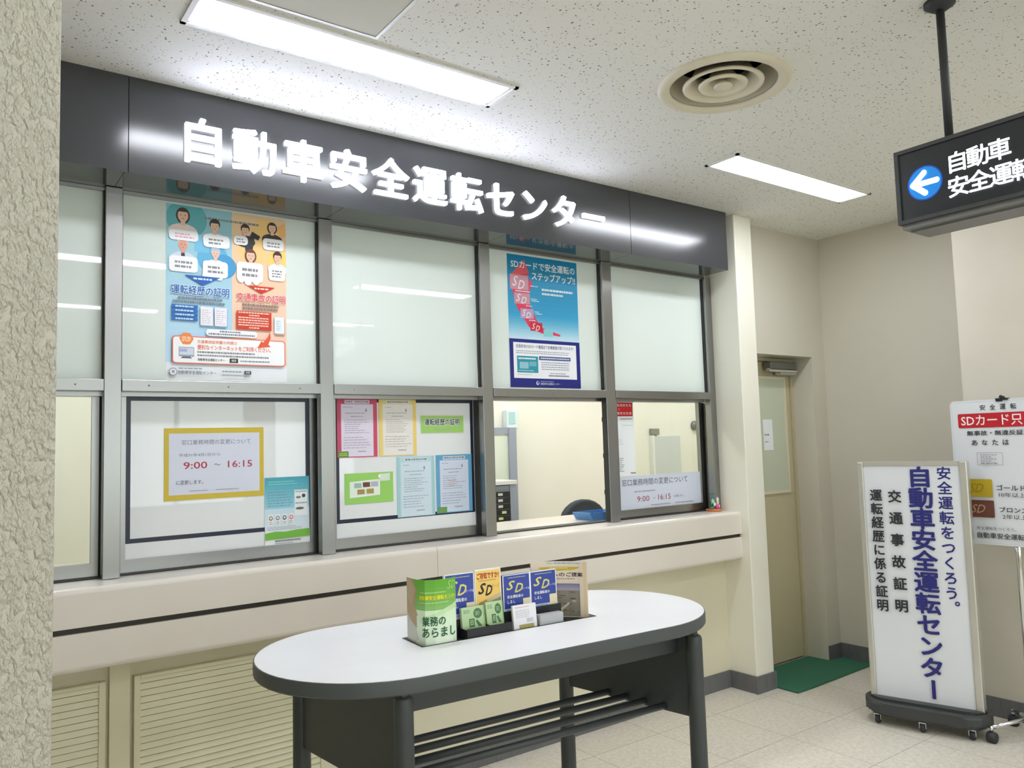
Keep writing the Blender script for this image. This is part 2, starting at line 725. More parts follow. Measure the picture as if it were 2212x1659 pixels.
    def fine(s, u0, v0, u1, v1, n, col, fill=0.5, ragged=0.25, dash=0.03):
        """n rows of print too fine to read"""
        s.lay += 1
        if sum(col) < 450:
            col = tuple(int(c + (205 - c) * 0.4) for c in col)
        for i in range(n):
            a = v0 + (v1 - v0) * (i + 0.5 - fill / 2) / n
            b = v0 + (v1 - v0) * (i + 0.5 + fill / 2) / n
            end = u1 - (u1 - u0) * ragged * s.rng.random()
            x = u0
            while x < end:
                L_ = min(end - x, dash * (0.4 + s.rng.random()))
                s.rect(x, a, x + L_, b, col, True)
                x += L_ + dash * 0.22

    def portrait(s, u, v, k, hair, skin=(236, 196, 170), top=(240, 240, 245), long=False, bald=False):
        """head-and-shoulders picture of a person, head centre at u, v, head height k (of the sheet's height)"""
        a = s.h / s.w
        ku = k * a
        s.ell(u, v + k * 1.15, ku * 0.95, k * 0.55, top, 16)
        if long:
            s.ell(u, v + k * 0.06, ku * 0.45, k * 0.56, hair, 18)
        else:
            s.ell(u, v - k * 0.12, ku * 0.42, k * 0.46, hair, 18)
        s.rect(u - ku * 0.15, v + k * 0.3, u + ku * 0.15, v + k * 0.72, skin)
        s.ell(u, v + k * 0.06, ku * 0.335, k * 0.43, skin, 18)
        if not bald:
            s.ell(u, v - k * 0.2, ku * 0.36, k * 0.24, hair, 14, a0=180, a1=360)
        for d in (-1, 1):
            s.ell(u + d * ku * 0.13, v + k * 0.04, ku * 0.04, k * 0.03, (60, 45, 40), 8, d > 0)
        s.ell(u, v + k * 0.27, ku * 0.1, k * 0.03, (200, 110, 105), 8)

    def bend(s, xs, path):
        """bend the flat sheet: breakpoints xs (metres across) go to path [(x, z)]"""
        for x in xs[1:-1]:
            g = s.bm.verts[:] + s.bm.edges[:] + s.bm.faces[:]
            bmesh.ops.bisect_plane(s.bm, geom=g, plane_co=(x, 0, 0), plane_no=(1, 0, 0), dist=1e-7)
        for v in s.bm.verts:
            x, z = v.co.x, v.co.z
            i = 0
            while i < len(xs) - 2 and x > xs[i + 1]:
                i += 1
            t = (x - xs[i]) / (xs[i + 1] - xs[i])
            (ax, az), (bx, bz) = path[i], path[i + 1]
            L_ = math.hypot(bx - ax, bz - az)
            nx, nz = -(bz - az) / L_, (bx - ax) / L_
            v.co.x = ax + (bx - ax) * t + nx * z
            v.co.z = az + (bz - az) * t + nz * z

    def build(s, name, loc, rot=(PI / 2, 0, 0), parent=None):
        me = bpy.data.meshes.new(name)
        s.bm.to_mesh(me)
        s.bm.free()
        for x in s.mats:
            me.materials.append(x)
        o = bpy.data.objects.new(name, me)
        COL.objects.link(o)
        o.location = loc
        o.rotation_euler = rot
        if parent:
            o.parent = parent
        return o

# ================================================================== the setting
b = MB((0, 0, 0))
b.box(-3.3, 7.3, -3.5, 5.4, -0.12, 0.0)
struct('floor', b, M['floor'])
b = MB((0, 0, 0))
VX, VY, VR = 2.435, 1.885, 0.203
vo = [b.bm.verts.new((x, y, CEIL)) for x, y in ((-3.3, -3.5), (7.3, -3.5), (7.3, 5.4), (-3.3, 5.4))]
vh = [b.bm.verts.new((VX + VR * math.cos(2 * PI * k / 48), VY + VR * math.sin(2 * PI * k / 48), CEIL)) for k in range(48)]
es = [b.bm.edges.new((vo[i], vo[(i + 1) % 4])) for i in range(4)] + [b.bm.edges.new((vh[i], vh[(i + 1) % 48])) for i in range(48)]
bmesh.ops.triangle_fill(b.bm, use_beauty=True, use_dissolve=False, edges=es)
vt = [b.bm.verts.new((v.co.x, v.co.y, CEIL + 0.25)) for v in vo]
b.bm.faces.new(vt)
for i in range(4):
    b.bm.faces.new((vo[i], vo[(i + 1) % 4], vt[(i + 1) % 4], vt[i]))
vu = [b.bm.verts.new((v.co.x, v.co.y, CEIL + 0.2)) for v in vh]
b.bm.faces.new(vu)
for i in range(48):
    b.bm.faces.new((vh[i], vh[(i + 1) % 48], vu[(i + 1) % 48], vu[i]))
struct('ceiling', b, M['ceiling'])

# left: stucco-faced column between camera and counter
b = MB((-0.4, 1.5, 0))
b.box(-0.95, 0.131, 1.2, 1.85, 0, CEIL, bevel=0.004)
struct('wall_left', b, M['stucco'])
# lobby walls behind and beside the camera
b = MB((0, 0, 0))
b.box(-3.3, -3.2, -3.5, 5.4, 0, CEIL)
struct('wall_far_left', b, M['wall'])
WINS = [(-2.6, -0.9), (-0.55, 1.15), (1.5, 3.2), (3.5, 4.7)]
b = MB((0, -3.4, 0))
b.box(-3.2, 4.98, -3.5, -3.4, 0, 0.85)
b.box(-3.2, 4.98, -3.5, -3.4, 2.35, CEIL)
xs = [-3.2] + [x for a in WINS for x in a] + [4.98]
for i in range(0, len(xs), 2):
    b.box(xs[i], xs[i + 1], -3.5, -3.4, 0.85, 2.35)
struct('wall_rear', b, M['wall'])
for i, (x0, x1) in enumerate(WINS):
    w_ = tag(thing('window_%d' % (i + 10), None, None, (x0, -3.45, 0.85)), kind='structure')
    b = MB(w_.location)
    b.box(x0, x1, -3.48, -3.42, 0.85, 0.9)
    b.box(x0, x1, -3.48, -3.42, 2.3, 2.35)
    b.box(x0, x0 + 0.05, -3.48, -3.42, 0.9, 2.3)
    b.box(x1 - 0.05, x1, -3.48, -3.42, 0.9, 2.3)
    b.box((x0 + x1) / 2 - 0.025, (x0 + x1) / 2 + 0.025, -3.48, -3.42, 0.9, 2.3)
    b.build('window_frame', M['steel'], w_)
    b = MB(w_.location)
    b.box(x0 + 0.05, x1 - 0.05, -3.452, -3.448, 0.9, 2.3)
    b.build('pane', M['glass'], w_)

# counter wall (below the counter and the return behind the fascia)
b = MB((0, 3.2, 0))
b.box(-3.2, 3.925, 3.205, 3.36, 0, 0.93)
struct('wall_counter', b, M['wall_low'])
b = MB((0, 3.3, 2.6))
b.box(-3.2, 3.925, 3.262, 3.36, 2.52, CEIL)
struct('wall_above_windows', b, M['wall'])
b = MB((-1.5, 3.3, 1.5))
b.box(-3.2, -0.34, 3.215, 3.36, 1.056, 2.505)
struct('wall_beside_windows', b, M['wall'])
b = MB((4.0, 3.1, 0))
b.box(3.925, 4.09, 3.012, 3.36, 0, CEIL, bevel=0.006)
struct('wall_pillar', b, M['pillar'])

# door wall and recess
DX0, DX1, DTOP = 3.98, 4.83, 2.03
b = MB((4.5, 3.12, 0))
b.box(4.09, 4.98, 3.122, 3.36, DTOP, CEIL)
b.box(DX1, 7.2, 3.122, 3.36, 0, DTOP)
b.box(4.98, 7.2, 3.122, 3.36, DTOP, CEIL)
b.box(4.075, 4.092, 3.12, 3.36, 0, DTOP)
struct('wall_back', b, M['wall_grey'])
b = MB((4.98, 0, 0))
b.box(4.98, 5.1, -3.4, 3.122, 0, CEIL)
struct('wall_right', b, M['wall_grey'])
b = MB((4.75, 1.7, 0))
b.box(4.54, 4.98, 1.25, 2.03, 0, CEIL, bevel=0.004)
struct('wall_column', b, M['column'])

# office behind the counter
b = MB((2, 5.25, 0))
b.box(-3.2, 7.2, 5.2, 5.3, 0, CEIL)
struct('wall_office_back', b, M['office'])
b = MB((7.2, 4.2, 0))
b.box(7.1, 7.2, 3.36, 5.2, 0, CEIL)
struct('wall_office_right', b, M['office'])
b = MB((2, 3.36, 0))
b.box(-3.2, 7.1, 3.361, 3.372, 1.9, CEIL)
b.box(3.95, 7.1, 3.361, 3.372, 0, 1.9)
b.box(-3.2, 3.95, 3.361, 3.372, 0, 0.9)
struct('wall_office_front', b, M['office'])

# baseboards
BB = M['baseboard']
b = MB((2, 3.2, 0)); b.box(-3.2, 3.917, 3.196, 3.2045, 0, 0.1); struct('baseboard_counter', b, BB)
b = MB((4, 3.0, 0))
b.box(3.915, 4.1, 3.002, 3.0115, 0, 0.1)
b.box(3.915, 3.9245, 3.0115, 3.1955, 0, 0.1)
b.box(4.0905, 4.1, 3.0115, 3.29, 0, 0.1)
struct('baseboard_pillar', b, BB)
b = MB((4.9, 3.1, 0))
b.box(DX1, 4.97, 3.112, 3.1215, 0, 0.1)
b.box(4.9705, 4.9795, 2.04, 3.1215, 0, 0.1)
struct('baseboard_right', b, BB)
b = MB((4.53, 1.7, 0))
b.box(4.53, 4.5395, 1.24, 2.04, 0, 0.1)
b.box(4.5395, 4.97, 2.0305, 2.04, 0, 0.1)
struct('baseboard_column', b, BB)

# ------------------------------------------------------------------ door
DY = 3.29
d = tag(thing('door_1', None, None, (4.4, DY, 0)), kind='structure')
b = MB(d.location)
b.box(DX0 + 0.115, DX1 - 0.03, DY, DY + 0.04, 0.012, DTOP - 0.025, bevel=0.002)
leaf = b.build('door_leaf', M['door'], d)
b = MB(d.location)
b.box(DX1 - 0.027, DX1 - 0.0005, DY - 0.012, DY + 0.05, 0, DTOP - 0.0005)
b.box(4.0925, DX1 - 0.027, DY - 0.012, DY + 0.05, DTOP - 0.022, DTOP - 0.0005)
b.build('door_frame', M['door'], d)
b = MB(d.location)
b.box(4.12, 4.725, DY - 0.003, DY - 0.0005, 1.135, 1.885)
pane = b.build('door_pane', M['door_glass'], d)
b = MB(d.location)
b.box(4.725, 4.745, DY - 0.01, DY - 0.0005, 1.115, 1.905)
b.box(4.12, 4.725, DY - 0.01, DY - 0.0005, 1.115, 1.135)
b.box(4.12, 4.725, DY - 0.01, DY - 0.0005, 1.885, 1.905)
b.build('glazing_bead', M['wall_low'], d)
b = MB(d.location)
b.box(4.5, 4.79, 3.215, 3.277, 1.945, 2.0, bevel=0.008)
clo = b.build('door_closer', M['closer'], d, )
b = MB(d.location)
b.box(4.47, 4.78, 3.2, 3.225, 1.93, 1.944, bevel=0.003)
b.box(4.62, 4.8, 3.225, 3.275, 1.915, 1.944, bevel=0.004)
b.tube([(4.5, 3.235, 1.935), (4.5, 3.235, 1.955)], 0.016)
b.build('closer_arm', M['alu'], d)

# ------------------------------------------------------------------ service windows
YM = 3.212
MULL = [(-0.335, -0.276), (0.502, 0.561), (1.338, 1.398), (2.178, 2.239), (3.0, 3.071), (3.87, 3.924)]
for i, (x0, x1) in enumerate(MULL):
    b = MB(((x0 + x1) / 2, YM, 0))
    b.box(x0, x1, YM, 3.255, 1.0552, 2.506, bevel=0.002)
    struct('trim_%d' % (i + 1), b, M['steel'])
b = MB((1.8, 3.3, 1.74))
b.box(-0.276, 3.87, 3.256, 3.33, 1.722, 1.76)
struct('trim_7', b, M['steel'])
b = MB((1.8, 3.3, 1.055))
b.box(-0.276, 3.87, 3.26, 3.335, 1.0552, 1.0605)
struct('trim_8', b, M['dark_gap'])
b = MB((1.8, 3.24, 2.5))
b.box(-0.276, 3.87, 3.236, 3.256, 2.494, 2.506)
struct('trim_9', b, M['steel'])
WIN = []
for i in range(5):
    xl, xr = MULL[i][1], MULL[i + 1][0]
    w_ = tag(thing('window_%d' % (i + 1), None, None, ((xl + xr) / 2, 3.25, 1.055)), kind='structure')
    WIN.append(w_)
    b = MB(w_.location)
    b.box(xl + 0.004, xr - 0.004, 3.25, 3.256, 1.775, 2.494)
    b.build('upper_panel', M['frost'], w_)
    b = MB(w_.location)
    b.box(xl + 0.0005, xr - 0.0005, 3.208, 3.25, 1.738, 1.781, bevel=0.0015)
    for k in (0.12, 0.5, 0.88):
        x = xl + (xr - xl) * k
        b.lathe([(0.0035, 0), (0.0035, -0.0015), (0.0, -0.002)], (x, 3.208, 1.76), seg=10, axis='y')
    b.build('middle_rail', M['steel'], w_)
    b = MB(w_.location)
    for x in (xl + 0.002, xr - 0.002):
        b.box(x - 0.0019, x + 0.0019, 3.23, 3.249, 1.782, 2.494)
    b.build('gasket', M['dark_gap'], w_)
SASH = {0: (-0.26, -0.23, 0.475, 0.499, 1.056, 1.109), 1: (0.562, 0.59, 1.316, 1.356, 1.062, 1.109),
        2: (1.404, 1.436, 2.168, 2.203, 1.062, 1.108), 4: (3.10, 3.148, 3.844, 3.868, 1.062, 1.105)}
for i, (a0, a1, c0, c1, z0, z1) in SASH.items():
    w_ = WIN[i]
    b = MB(w_.location)
    z0 = 1.062
    b.box(a0, a1, 3.285, 3.312, z0, 1.74)
    b.box(c0, c1, 3.285, 3.312, z0, 1.74)
    b.box(a1, c0, 3.285, 3.312, z0, z1)
    b.box(a1, c0, 3.285, 3.312, 1.725, 1.74)
    b.build('sash_frame', M['steel'], w_)
    b = MB(w_.location)
    if i in (1, 2):
        b.box(a1, c0, 3.292, 3.302, z1, 1.726)
        b.build('sash_panel', M['white_board'], w_)
    else:
        b.box(a1, c0, 3.297, 3.301, z1, 1.726)
        b.build('sash_pane', M['glass'], w_)
for i, (a0, a1, c0, c1, z0, z1) in SASH.items():
    b = MB(WIN[i].location)
    b.box(c1 - 0.004, MULL[i + 1][1] + (0.03 if i < 4 else 0.0), 3.3125, 3.33, 1.0605, 1.722)
    b.build('channel_gap_strip', M['dark_gap'], WIN[i])  # dark filler added to close the unlit gap beside the sash
b = MB(WIN[3].location)
b.box(2.9975, 2.9995, 3.2145, 3.25, 1.061, 1.737)
for z in (1.62, 1.42, 1.22):
    b.box(2.997, 2.9995, 3.25, 3.2545, z - 0.012, z + 0.012)
b.build('channel_gap_strip', M['dark_gap'], WIN[3])

# ------------------------------------------------------------------ fascia sign
FY, FZ0 = 3.016, 2.507
fs = thing('fascia_sign', 'long dark fascia above the counter windows with glowing white lettering', 'sign', (1.8, FY, FZ0))
b = MB(fs.location)
b.box(-1.6, 3.853, FY + 0.006, 3.2605, FZ0 + 0.006, CEIL - 0.0005)
b.build('fascia_body', M['dark_gap'], fs)
for x0, x1 in ((-1.6, 0.5415), (0.5445, 3.0415), (3.0445, 3.855)):
    b = MB(fs.location)
    b.box(x0, x1, FY, FY + 0.006, FZ0, CEIL - 0.0005)
    if x1 > 3.8:
        b.box(x1 - 0.004, x1, FY + 0.006, 3.2605, FZ0, CEIL - 0.0005)
    b.build('face_panel', M['fascia'], fs)
xs = [-1.6] + [(a + c) / 2 for a, c in MULL[1:5]] + [3.851]
for x0, x1 in zip(xs, xs[1:]):
    b = MB(fs.location)
    b.box(x0 + 0.001, x1 - 0.001, FY + 0.006, 3.2605, FZ0, FZ0 + 0.006)
    b.build('soffit_panel', M['soffit'], fs)
LET = '自動車安全運転センター'
for k, ch in enumerate(LET):
    cx, cz, em = 0.797 + 0.1969 * k, 2.668, 0.182
    vs_, fc = glyphs(ch, 0.015, 0.0, 0.5 * 0.016 / em, 4)
    me = bpy.data.meshes.new('letter')
    me.from_pydata([((p.x - 0.5) * em, -(p.z * em), (p.y - 0.38) * em) for p in vs_], [], fc)
    me.flip_normals()
    me.materials.append(M['glow'])
    o = bpy.data.objects.new('letter', me)
    COL.objects.link(o)
    o.parent = fs
    o.location = Vector((cx, FY - 0.0085, cz)) - fs.location

# ------------------------------------------------------------------ counter
ct = thing('service_counter', 'long beige counter ledge with a dark groove below the service windows', 'counter', (1.8, 3.07, 0.775))
CT = 1.0547
for x0, x1 in ((-3.19, 1.8127), (1.8147, 3.9245)):
    b = MB(ct.location)
    prof = [(3.068, 0.925), (3.068, 1.036)] + [(3.086 - 0.018 * math.cos(R(a)), 1.0367 + 0.018 * math.sin(R(a))) for a in (15, 35, 55, 75, 90)] + [(3.76, CT), (3.76, 1.02), (3.12, 1.02), (3.12, 0.925)]
    b.prism(prof, x0, x1, axis='x')
    b.build('countertop', M['counter'], ct)
b = MB(ct.location)
b.box(-3.19, 3.9245, 3.084, 3.12, 0.905, 0.926)
b.build('groove_strip', M['counter_groove'], ct)
b = MB(ct.location)
prof = [(3.069, 0.9049), (3.069, 0.795)] + [(3.089 - 0.02 * math.cos(R(a)), 0.795 - 0.02 * math.sin(R(a))) for a in (20, 45, 70, 90)] + [(3.2045, 0.775), (3.2045, 0.93), (3.1205, 0.93), (3.1205, 0.9049)]
b.prism(prof, -3.19, 3.9245, axis='x')
b.build('apron', M['counter'], ct)

# ------------------------------------------------------------------ louvres below the counter


def louvre(x0, x1, label):
    t = thing('louvre_grille', label, 'grille', ((x0 + x1) / 2, 3.19, 0.1), group='louvre grilles under the counter')
    z0, z1, f = 0.102, 0.705, 0.022
    b = MB(t.location)
    for a, c, e, g in ((x0, x0 + f, z0, z1), (x1 - f, x1, z0, z1), (x0 + f, x1 - f, z0, z0 + f), (x0 + f, x1 - f, z1 - f * 0.6, z1)):
        b.box(a, c, 3.178, 3.2045, e, g, bevel=0.002)
    b.build('frame', M['louvre'], t)
    b = MB(t.location)
    z = z0 + f + 0.008
    while z < z1 - f * 0.6 - 0.003:
        h = min(0.0215, z1 - f * 0.6 - 0.0005 - z)
        b.prism([(3.183, z), (3.183 + 0.0045 * h / 0.0215, z + h - 0.0012), (3.193, z + h), (3.193, z)], x0 + f, x1 - f, axis='x')
        z += 0.0236
    b.build('slats', M['louvre'], t)
    b = MB(t.location)
    b.box(x0 + f, x1 - f, 3.1995, 3.2045, z0 + f, z1 - f * 0.6)
    b.build('gap_shade_plate', M['counter_groove'], t)  # dark plate added so the gaps between the slats look shaded
    return t


louvre(-0.32, 0.512, 'cream slatted louvre under the counter beside the stucco column, left end')
louvre(0.604, 1.33, 'cream slatted louvre under the counter partly behind the oval table')
b = MB((0.558, 3.19, 0.1))
b.box(0.524, 0.592, 3.182, 3.2045, 0.1005, 0.774, bevel=0.002)
tag(b.build('post', M['louvre']), 'narrow cream upright between the two louvre grilles under the counter', 'post')

# ------------------------------------------------------------------ ceiling fittings


def lamp(x0, x1, y0, y1, label, group, m_='lamp'):
    t = thing('ceiling_light', label, 'ceiling light', ((x0 + x1) / 2, (y0 + y1) / 2, CEIL), group=group)
    b = MB(t.location)
    f = 0.016
    zl = CEIL - 0.007
    for a, c, e, g in ((x0 - 2 * f, x0 - f, y0 - f, y1 + f), (x1 + f, x1 + 2 * f, y0 - f, y1 + f), (x0 - 2 * f, x1 + 2 * f, y0 - f, y0), (x0 - 2 * f, x1 + 2 * f, y1, y1 + f)):
        b.box(a, c, e, g, zl, CEIL - 0.0003)
    b.build('trim_frame', M['white_metal'], t)
    for a, c in ((x0 - f, x0), (x1, x1 + f)):
        b = MB(t.location)
        b.box(a, c, y0, y1, CEIL - 0.003, CEIL - 0.0003)
        b.build('end_plate', M['alu'], t)
    b = MB(t.location)
    b.box(x0, x1, y0, y1, CEIL - 0.0045, CEIL - 0.0003)
    b.build('diffuser', M[m_], t)
    return t


GL = 'recessed fluorescent ceiling lights'
lamp(0.634, 1.752, 2.348, 2.522, 'long recessed ceiling light nearest the counter above the left of the fascia', GL)
lamp(3.125, 4.25, 2.345, 2.515, 'shorter looking recessed ceiling light above the pillar and door', GL)
lamp(0.55, 1.7, 0.38, 0.56, 'recessed ceiling light overhead, mirrored as a bar in the left upper windows', GL)
lamp(2.85, 3.95, 0.38, 0.56, 'recessed ceiling light mirrored as a bar in the blank middle upper window', GL)
lamp(0.55, 1.7, -1.6, -1.42, 'recessed ceiling light behind the camera on the left', GL)
lamp(2.85, 3.95, -1.6, -1.42, 'recessed ceiling light behind the camera on the right', GL)
lamp(-2.2, -1.1, 0.38, 0.56, 'recessed ceiling light left of the stucco column', GL)
for k, x in enumerate((-0.6, 1.3, 3.2, 5.1)):
    lamp(x, x + 1.2, 4.2, 4.4, ['office ceiling light at the far left behind the windows', 'office ceiling light behind the window with the yellow notice', 'office ceiling light behind the open window', 'office ceiling light at the right end of the office'][k], 'office ceiling lights', 'office_lamp')

t = thing('air_diffuser', 'round ivory air diffuser with concentric rings in the speckled ceiling', 'air vent', (2.435, 1.885, CEIL))
b = MB(t.location)
b.lathe([(0.2015, 0.0), (0.2015, 0.19), (0.0, 0.19)], t.location, seg=64, cap=False)
b.build('duct_opening', M['black_void'], t)
b = MB(t.location)
b.lathe([(0.252, -0.0005), (0.25, -0.01), (0.238, -0.017), (0.222, -0.018), (0.205, -0.01), (0.1995, 0.001), (0.252, -0.0004)], t.location, seg=64, cap=False)
b.build('outer_ring', M['vent'], t)
b = MB(t.location)
for k in range(96):
    a0, a1 = R(k * 3.75), R((k + 1) * 3.75)
    q = [b.bm.verts.new((r * math.cos(a), r * math.sin(a), z)) for r, z, a in ((0.1992, 0.0, a0), (0.1992, 0.0, a1), (0.176, 0.1, a1), (0.176, 0.1, a0))]
    f = b.bm.faces.new(q)
    f.smooth = True
b.build('inner_skirt', M['vent'], t)
b = MB(t.location)
for k in range(24):
    a0, a1 = R(183 + 3 * k), R(186 + 3 * k)
    f = b.bm.faces.new([b.bm.verts.new((r * math.cos(a), r * math.sin(a), z)) for r, z, a in ((0.1985, 0.004, a0), (0.1985, 0.004, a1), (0.156, 0.011, a1), (0.156, 0.011, a0))])
b.build('dark_gap_strip', M['black_void'], t)  # added black strip standing in for the dark gap up into the duct
for nm, prof in (('middle_cone', [(0.154, 0.02), (0.152, 0.013), (0.143, 0.011), (0.134, 0.015), (0.104, 0.055), (0.098, 0.085), (0.102, 0.085), (0.13, 0.032), (0.154, 0.02)]),
                 ('inner_cone', [(0.094, 0.018), (0.09, 0.011), (0.08, 0.009), (0.066, 0.016), (0.04, 0.045), (0.034, 0.07), (0.04, 0.07), (0.066, 0.03), (0.094, 0.018)]),
                 ('centre_disc', [(0.0, 0.002), (0.03, 0.004), (0.036, 0.01), (0.032, 0.018), (0.014, 0.03), (0.012, 0.185), (0.0, 0.185)])):
    b = MB(t.location)
    b.lathe([(r, z - 0.022 if z < 0.15 else z) for r, z in prof], t.location, seg=64, cap=False)
    b.build(nm, M['vent'], t)

t = thing('access_hatch', 'square access hatch in the ceiling beside the long light', 'ceiling hatch', (0.94, 2.08, CEIL))
b = MB(t.location)
for a, c, e, g in ((0.72, 0.732, 1.86, 2.3), (1.158, 1.17, 1.86, 2.3), (0.732, 1.158, 1.86, 1.872), (0.732, 1.158, 2.288, 2.3)):
    b.box(a, c, e, g, CEIL - 0.003, CEIL - 0.0004)
b.build('hatch_frame', M['alu'], t)
b = MB(t.location)
b.box(0.734, 1.156, 1.874, 2.286, CEIL - 0.0016, CEIL - 0.0004)
b.build('hatch_panel', mat('hatch_board', rgb(206, 204, 192), 0.7), t)

# ================================================================== hanging sign
ZW = -PI / 2  # sheets facing -x
hs = thing('hanging_sign', 'dark hanging sign with a blue arrow roundel and lit white lettering', 'sign', (2.56, 0.7, 2.15))
hx0, hx1, hy0, hy1, hz0, hz1 = 2.462, 2.652, 0.15, 1.258, 2.155, 2.391
b = MB(hs.location)
b.box(hx0 + 0.012, hx1 - 0.012, hy0 + 0.004, hy1 - 0.004, hz0, hz1 - 0.004)
b.box(hx0, hx0 + 0.012, hy0, hy1, hz1 - 0.012, hz1)
b.box(hx0, hx0 + 0.012, hy0, hy1, hz0, hz0 + 0.012)
b.box(hx0, hx0 + 0.012, hy1 - 0.012, hy1, hz0 + 0.012, hz1 - 0.012)
b.box(hx0, hx0 + 0.012, hy0, hy0 + 0.012, hz0 + 0.012, hz1 - 0.012)
b.box(hx1 - 0.012, hx1, hy0, hy1, hz0, hz1)
b.box(hx0 + 0.012, hx1 - 0.012, hy1 - 0.004, hy1, hz0, hz1)
b.box(hx0 + 0.012, hx1 - 0.012, hy0, hy1 - 0.004, hz1 - 0.004, hz1)
b.build('housing', M['base_dark'], hs)
b = MB(hs.location)
b.box(hx0 + 0.012, hx1 - 0.012, hy0 + 0.01, hy1 - 0.008, hz0 - 0.016, hz0)
b.box(hx0 + 0.04, hx1 - 0.04, hy0 + 0.02, hy1 - 0.02, hz0 - 0.022, hz0 - 0.016)
b.build('bottom_tray', mat('grey_tray_metal', rgb(112, 112, 110), 0.4), hs)
b = MB(hs.location)
b.box(hx0 + 0.006, hx0 + 0.0118, hy0 + 0.012, hy1 - 0.012, hz0 + 0.012, hz1 - 0.012)
b.build('face_panel', mat('dark_sign_face', rgb(38, 40, 44), 0.3), hs)
W_, H_ = hy1 - hy0, hz1 - hz0


def hface(name, draw):
    s = Sheet(W_, H_, t=0, step=0.0003)
    draw(s)
    return s.build(name, Vector((hx0 + 0.0056, hy1, hz0)) - hs.location, (PI / 2, 0, ZW), hs)


def hy(y):
    return (hy1 - y) / W_


def hv(z):
    return (hz1 - z) / H_


SXC = 2.468 / 2.53   # measured on a slightly deeper plane


def yz(y, z):
    return (hy1 - y * SXC) / W_, (hz1 - (1.5 + (z - 1.5) * SXC)) / H_


def roundel(s):
    u, v = yz(1.198, 2.2885)
    blue = glowmat((16, 120, 200), 0.4)
    s.circ(u, v, 0.054, glowmat((8, 62, 150), 0.45), 40)
    s.circ(u, v, 0.05, blue, 40)


def arrow(s):
    s.lay = 3
    u, v = yz(1.198, 2.2885)
    wh = M['glow']
    a, c = 0.001 / W_ * 1000, 0.001 / H_ * 1000  # one metre in u and v
    for seg_ in (((-0.036, 0), (0.036, 0)), ((-0.036, 0), (0.0, 0.032)), ((-0.036, 0), (0.0, -0.032))):
        (x0, y0), (x1, y1) = seg_
        L_ = math.hypot(x1 - x0, y1 - y0)
        nx, ny = -(y1 - y0) / L_ * 0.0085, (x1 - x0) / L_ * 0.0085
        s.poly([(u + (x0 + nx) * a, v + (y0 + ny) * c), (u + (x1 + nx) * a, v + (y1 + ny) * c), (u + (x1 - nx) * a, v + (y1 - ny) * c), (u + (x0 - nx) * a, v + (y0 - ny) * c)], wh)
        for px, py in seg_:
            s.circ(u + px * a, v + py * c, 0.0085, wh, 14)


def lettering(s):
    for txt, zc in (('自動車', 2.327), ('安全運転センター', 2.25)):
        for i, ch in enumerate(txt):
            u, v = yz(1.098 - 0.0605 * i, zc)
            vs_, fs_ = glyphs(ch, 0.014, 0, 0, 3)
            cx, cy = u * W_, (1 - v) * H_
            em = 0.066
            s._put(vs_, fs_, (lambda p: (cx + (p.x - 0.5) * em, cy + (p.y - 0.38) * em)), M['glow'])


hface('roundel', roundel)
hface('arrow', arrow)
hface('lettering', lettering)
for y in (1.127, 0.3):
    b = MB(hs.location)
    b.tube([(2.557, y, hz1 - 0.001), (2.557, y, CEIL - 0.0005)], 0.0125, seg=16)
    b.build('suspension_rod', M['rubber'], hs)
    b = MB(hs.location)
    b.lathe([(0.0, -0.03), (0.02, -0.03), (0.046, -0.012), (0.046, -0.0004), (0.0, -0.0004)], (2.557, y, CEIL), seg=24)
    b.build('ceiling_cap', M['rubber'], hs)

# ================================================================== light-box stand
LBW = (-0.264, 0.965)
lb = thing('floor_sign', 'tall white floor sign with blue and black vertical lettering on a dark wheeled base', 'sign', (4.14, 2.12, 0), math.atan2(LBW[1], LBW[0]) + PI)
# local x runs from the far (left) end to the near (right) end; local -y faces the viewer
# local frame: x axis = -LBW, y axis = away
L0, L1 = -0.272, 0.25
FZ, TZ = 0.115, 1.347


def lb_frame():
    b = MB()
    b.box(L0, L0 + 0.03, -0.036, 0.036, FZ, TZ, bevel=0.006)
    b.box(L1 - 0.036, L1, -0.036, 0.036, FZ, TZ, bevel=0.006)
    b.box(L0 + 0.03, L1 - 0.036, -0.034, 0.034, TZ - 0.02, TZ)
    b.box(L0 + 0.03, L1 - 0.036, -0.034, 0.034, FZ, FZ + 0.014)
    return b


lb_frame().build('frame', M['alu'], lb)
bw, bh = (L1 - 0.036) - (L0 + 0.03), (TZ - 0.02) - (FZ + 0.014)
b = MB()
b.box(L0 + 0.0302, L1 - 0.0362, -0.028, 0.028, FZ + 0.0142, TZ - 0.0202)
b.build('face_panel', M['sign_white'], lb)


def lbp(wd, z):
    """distance along the sign and height -> u, v of the face"""
    return (-wd - (L0 + 0.03)) / bw, ((TZ - 0.02) - z) / bh


s = Sheet(bw, bh, t=0, step=0.0002)
navy, blk = (38, 40, 120), (42, 44, 50)


def col_(txt, top, bot, em, col, bold, sx=1.0):
    u0, v0 = lbp(*top)
    u1, v1 = lbp(*bot)
    s.vtext(txt, (u0 + u1) / 2, v0, v1, em, col, bold, sx)


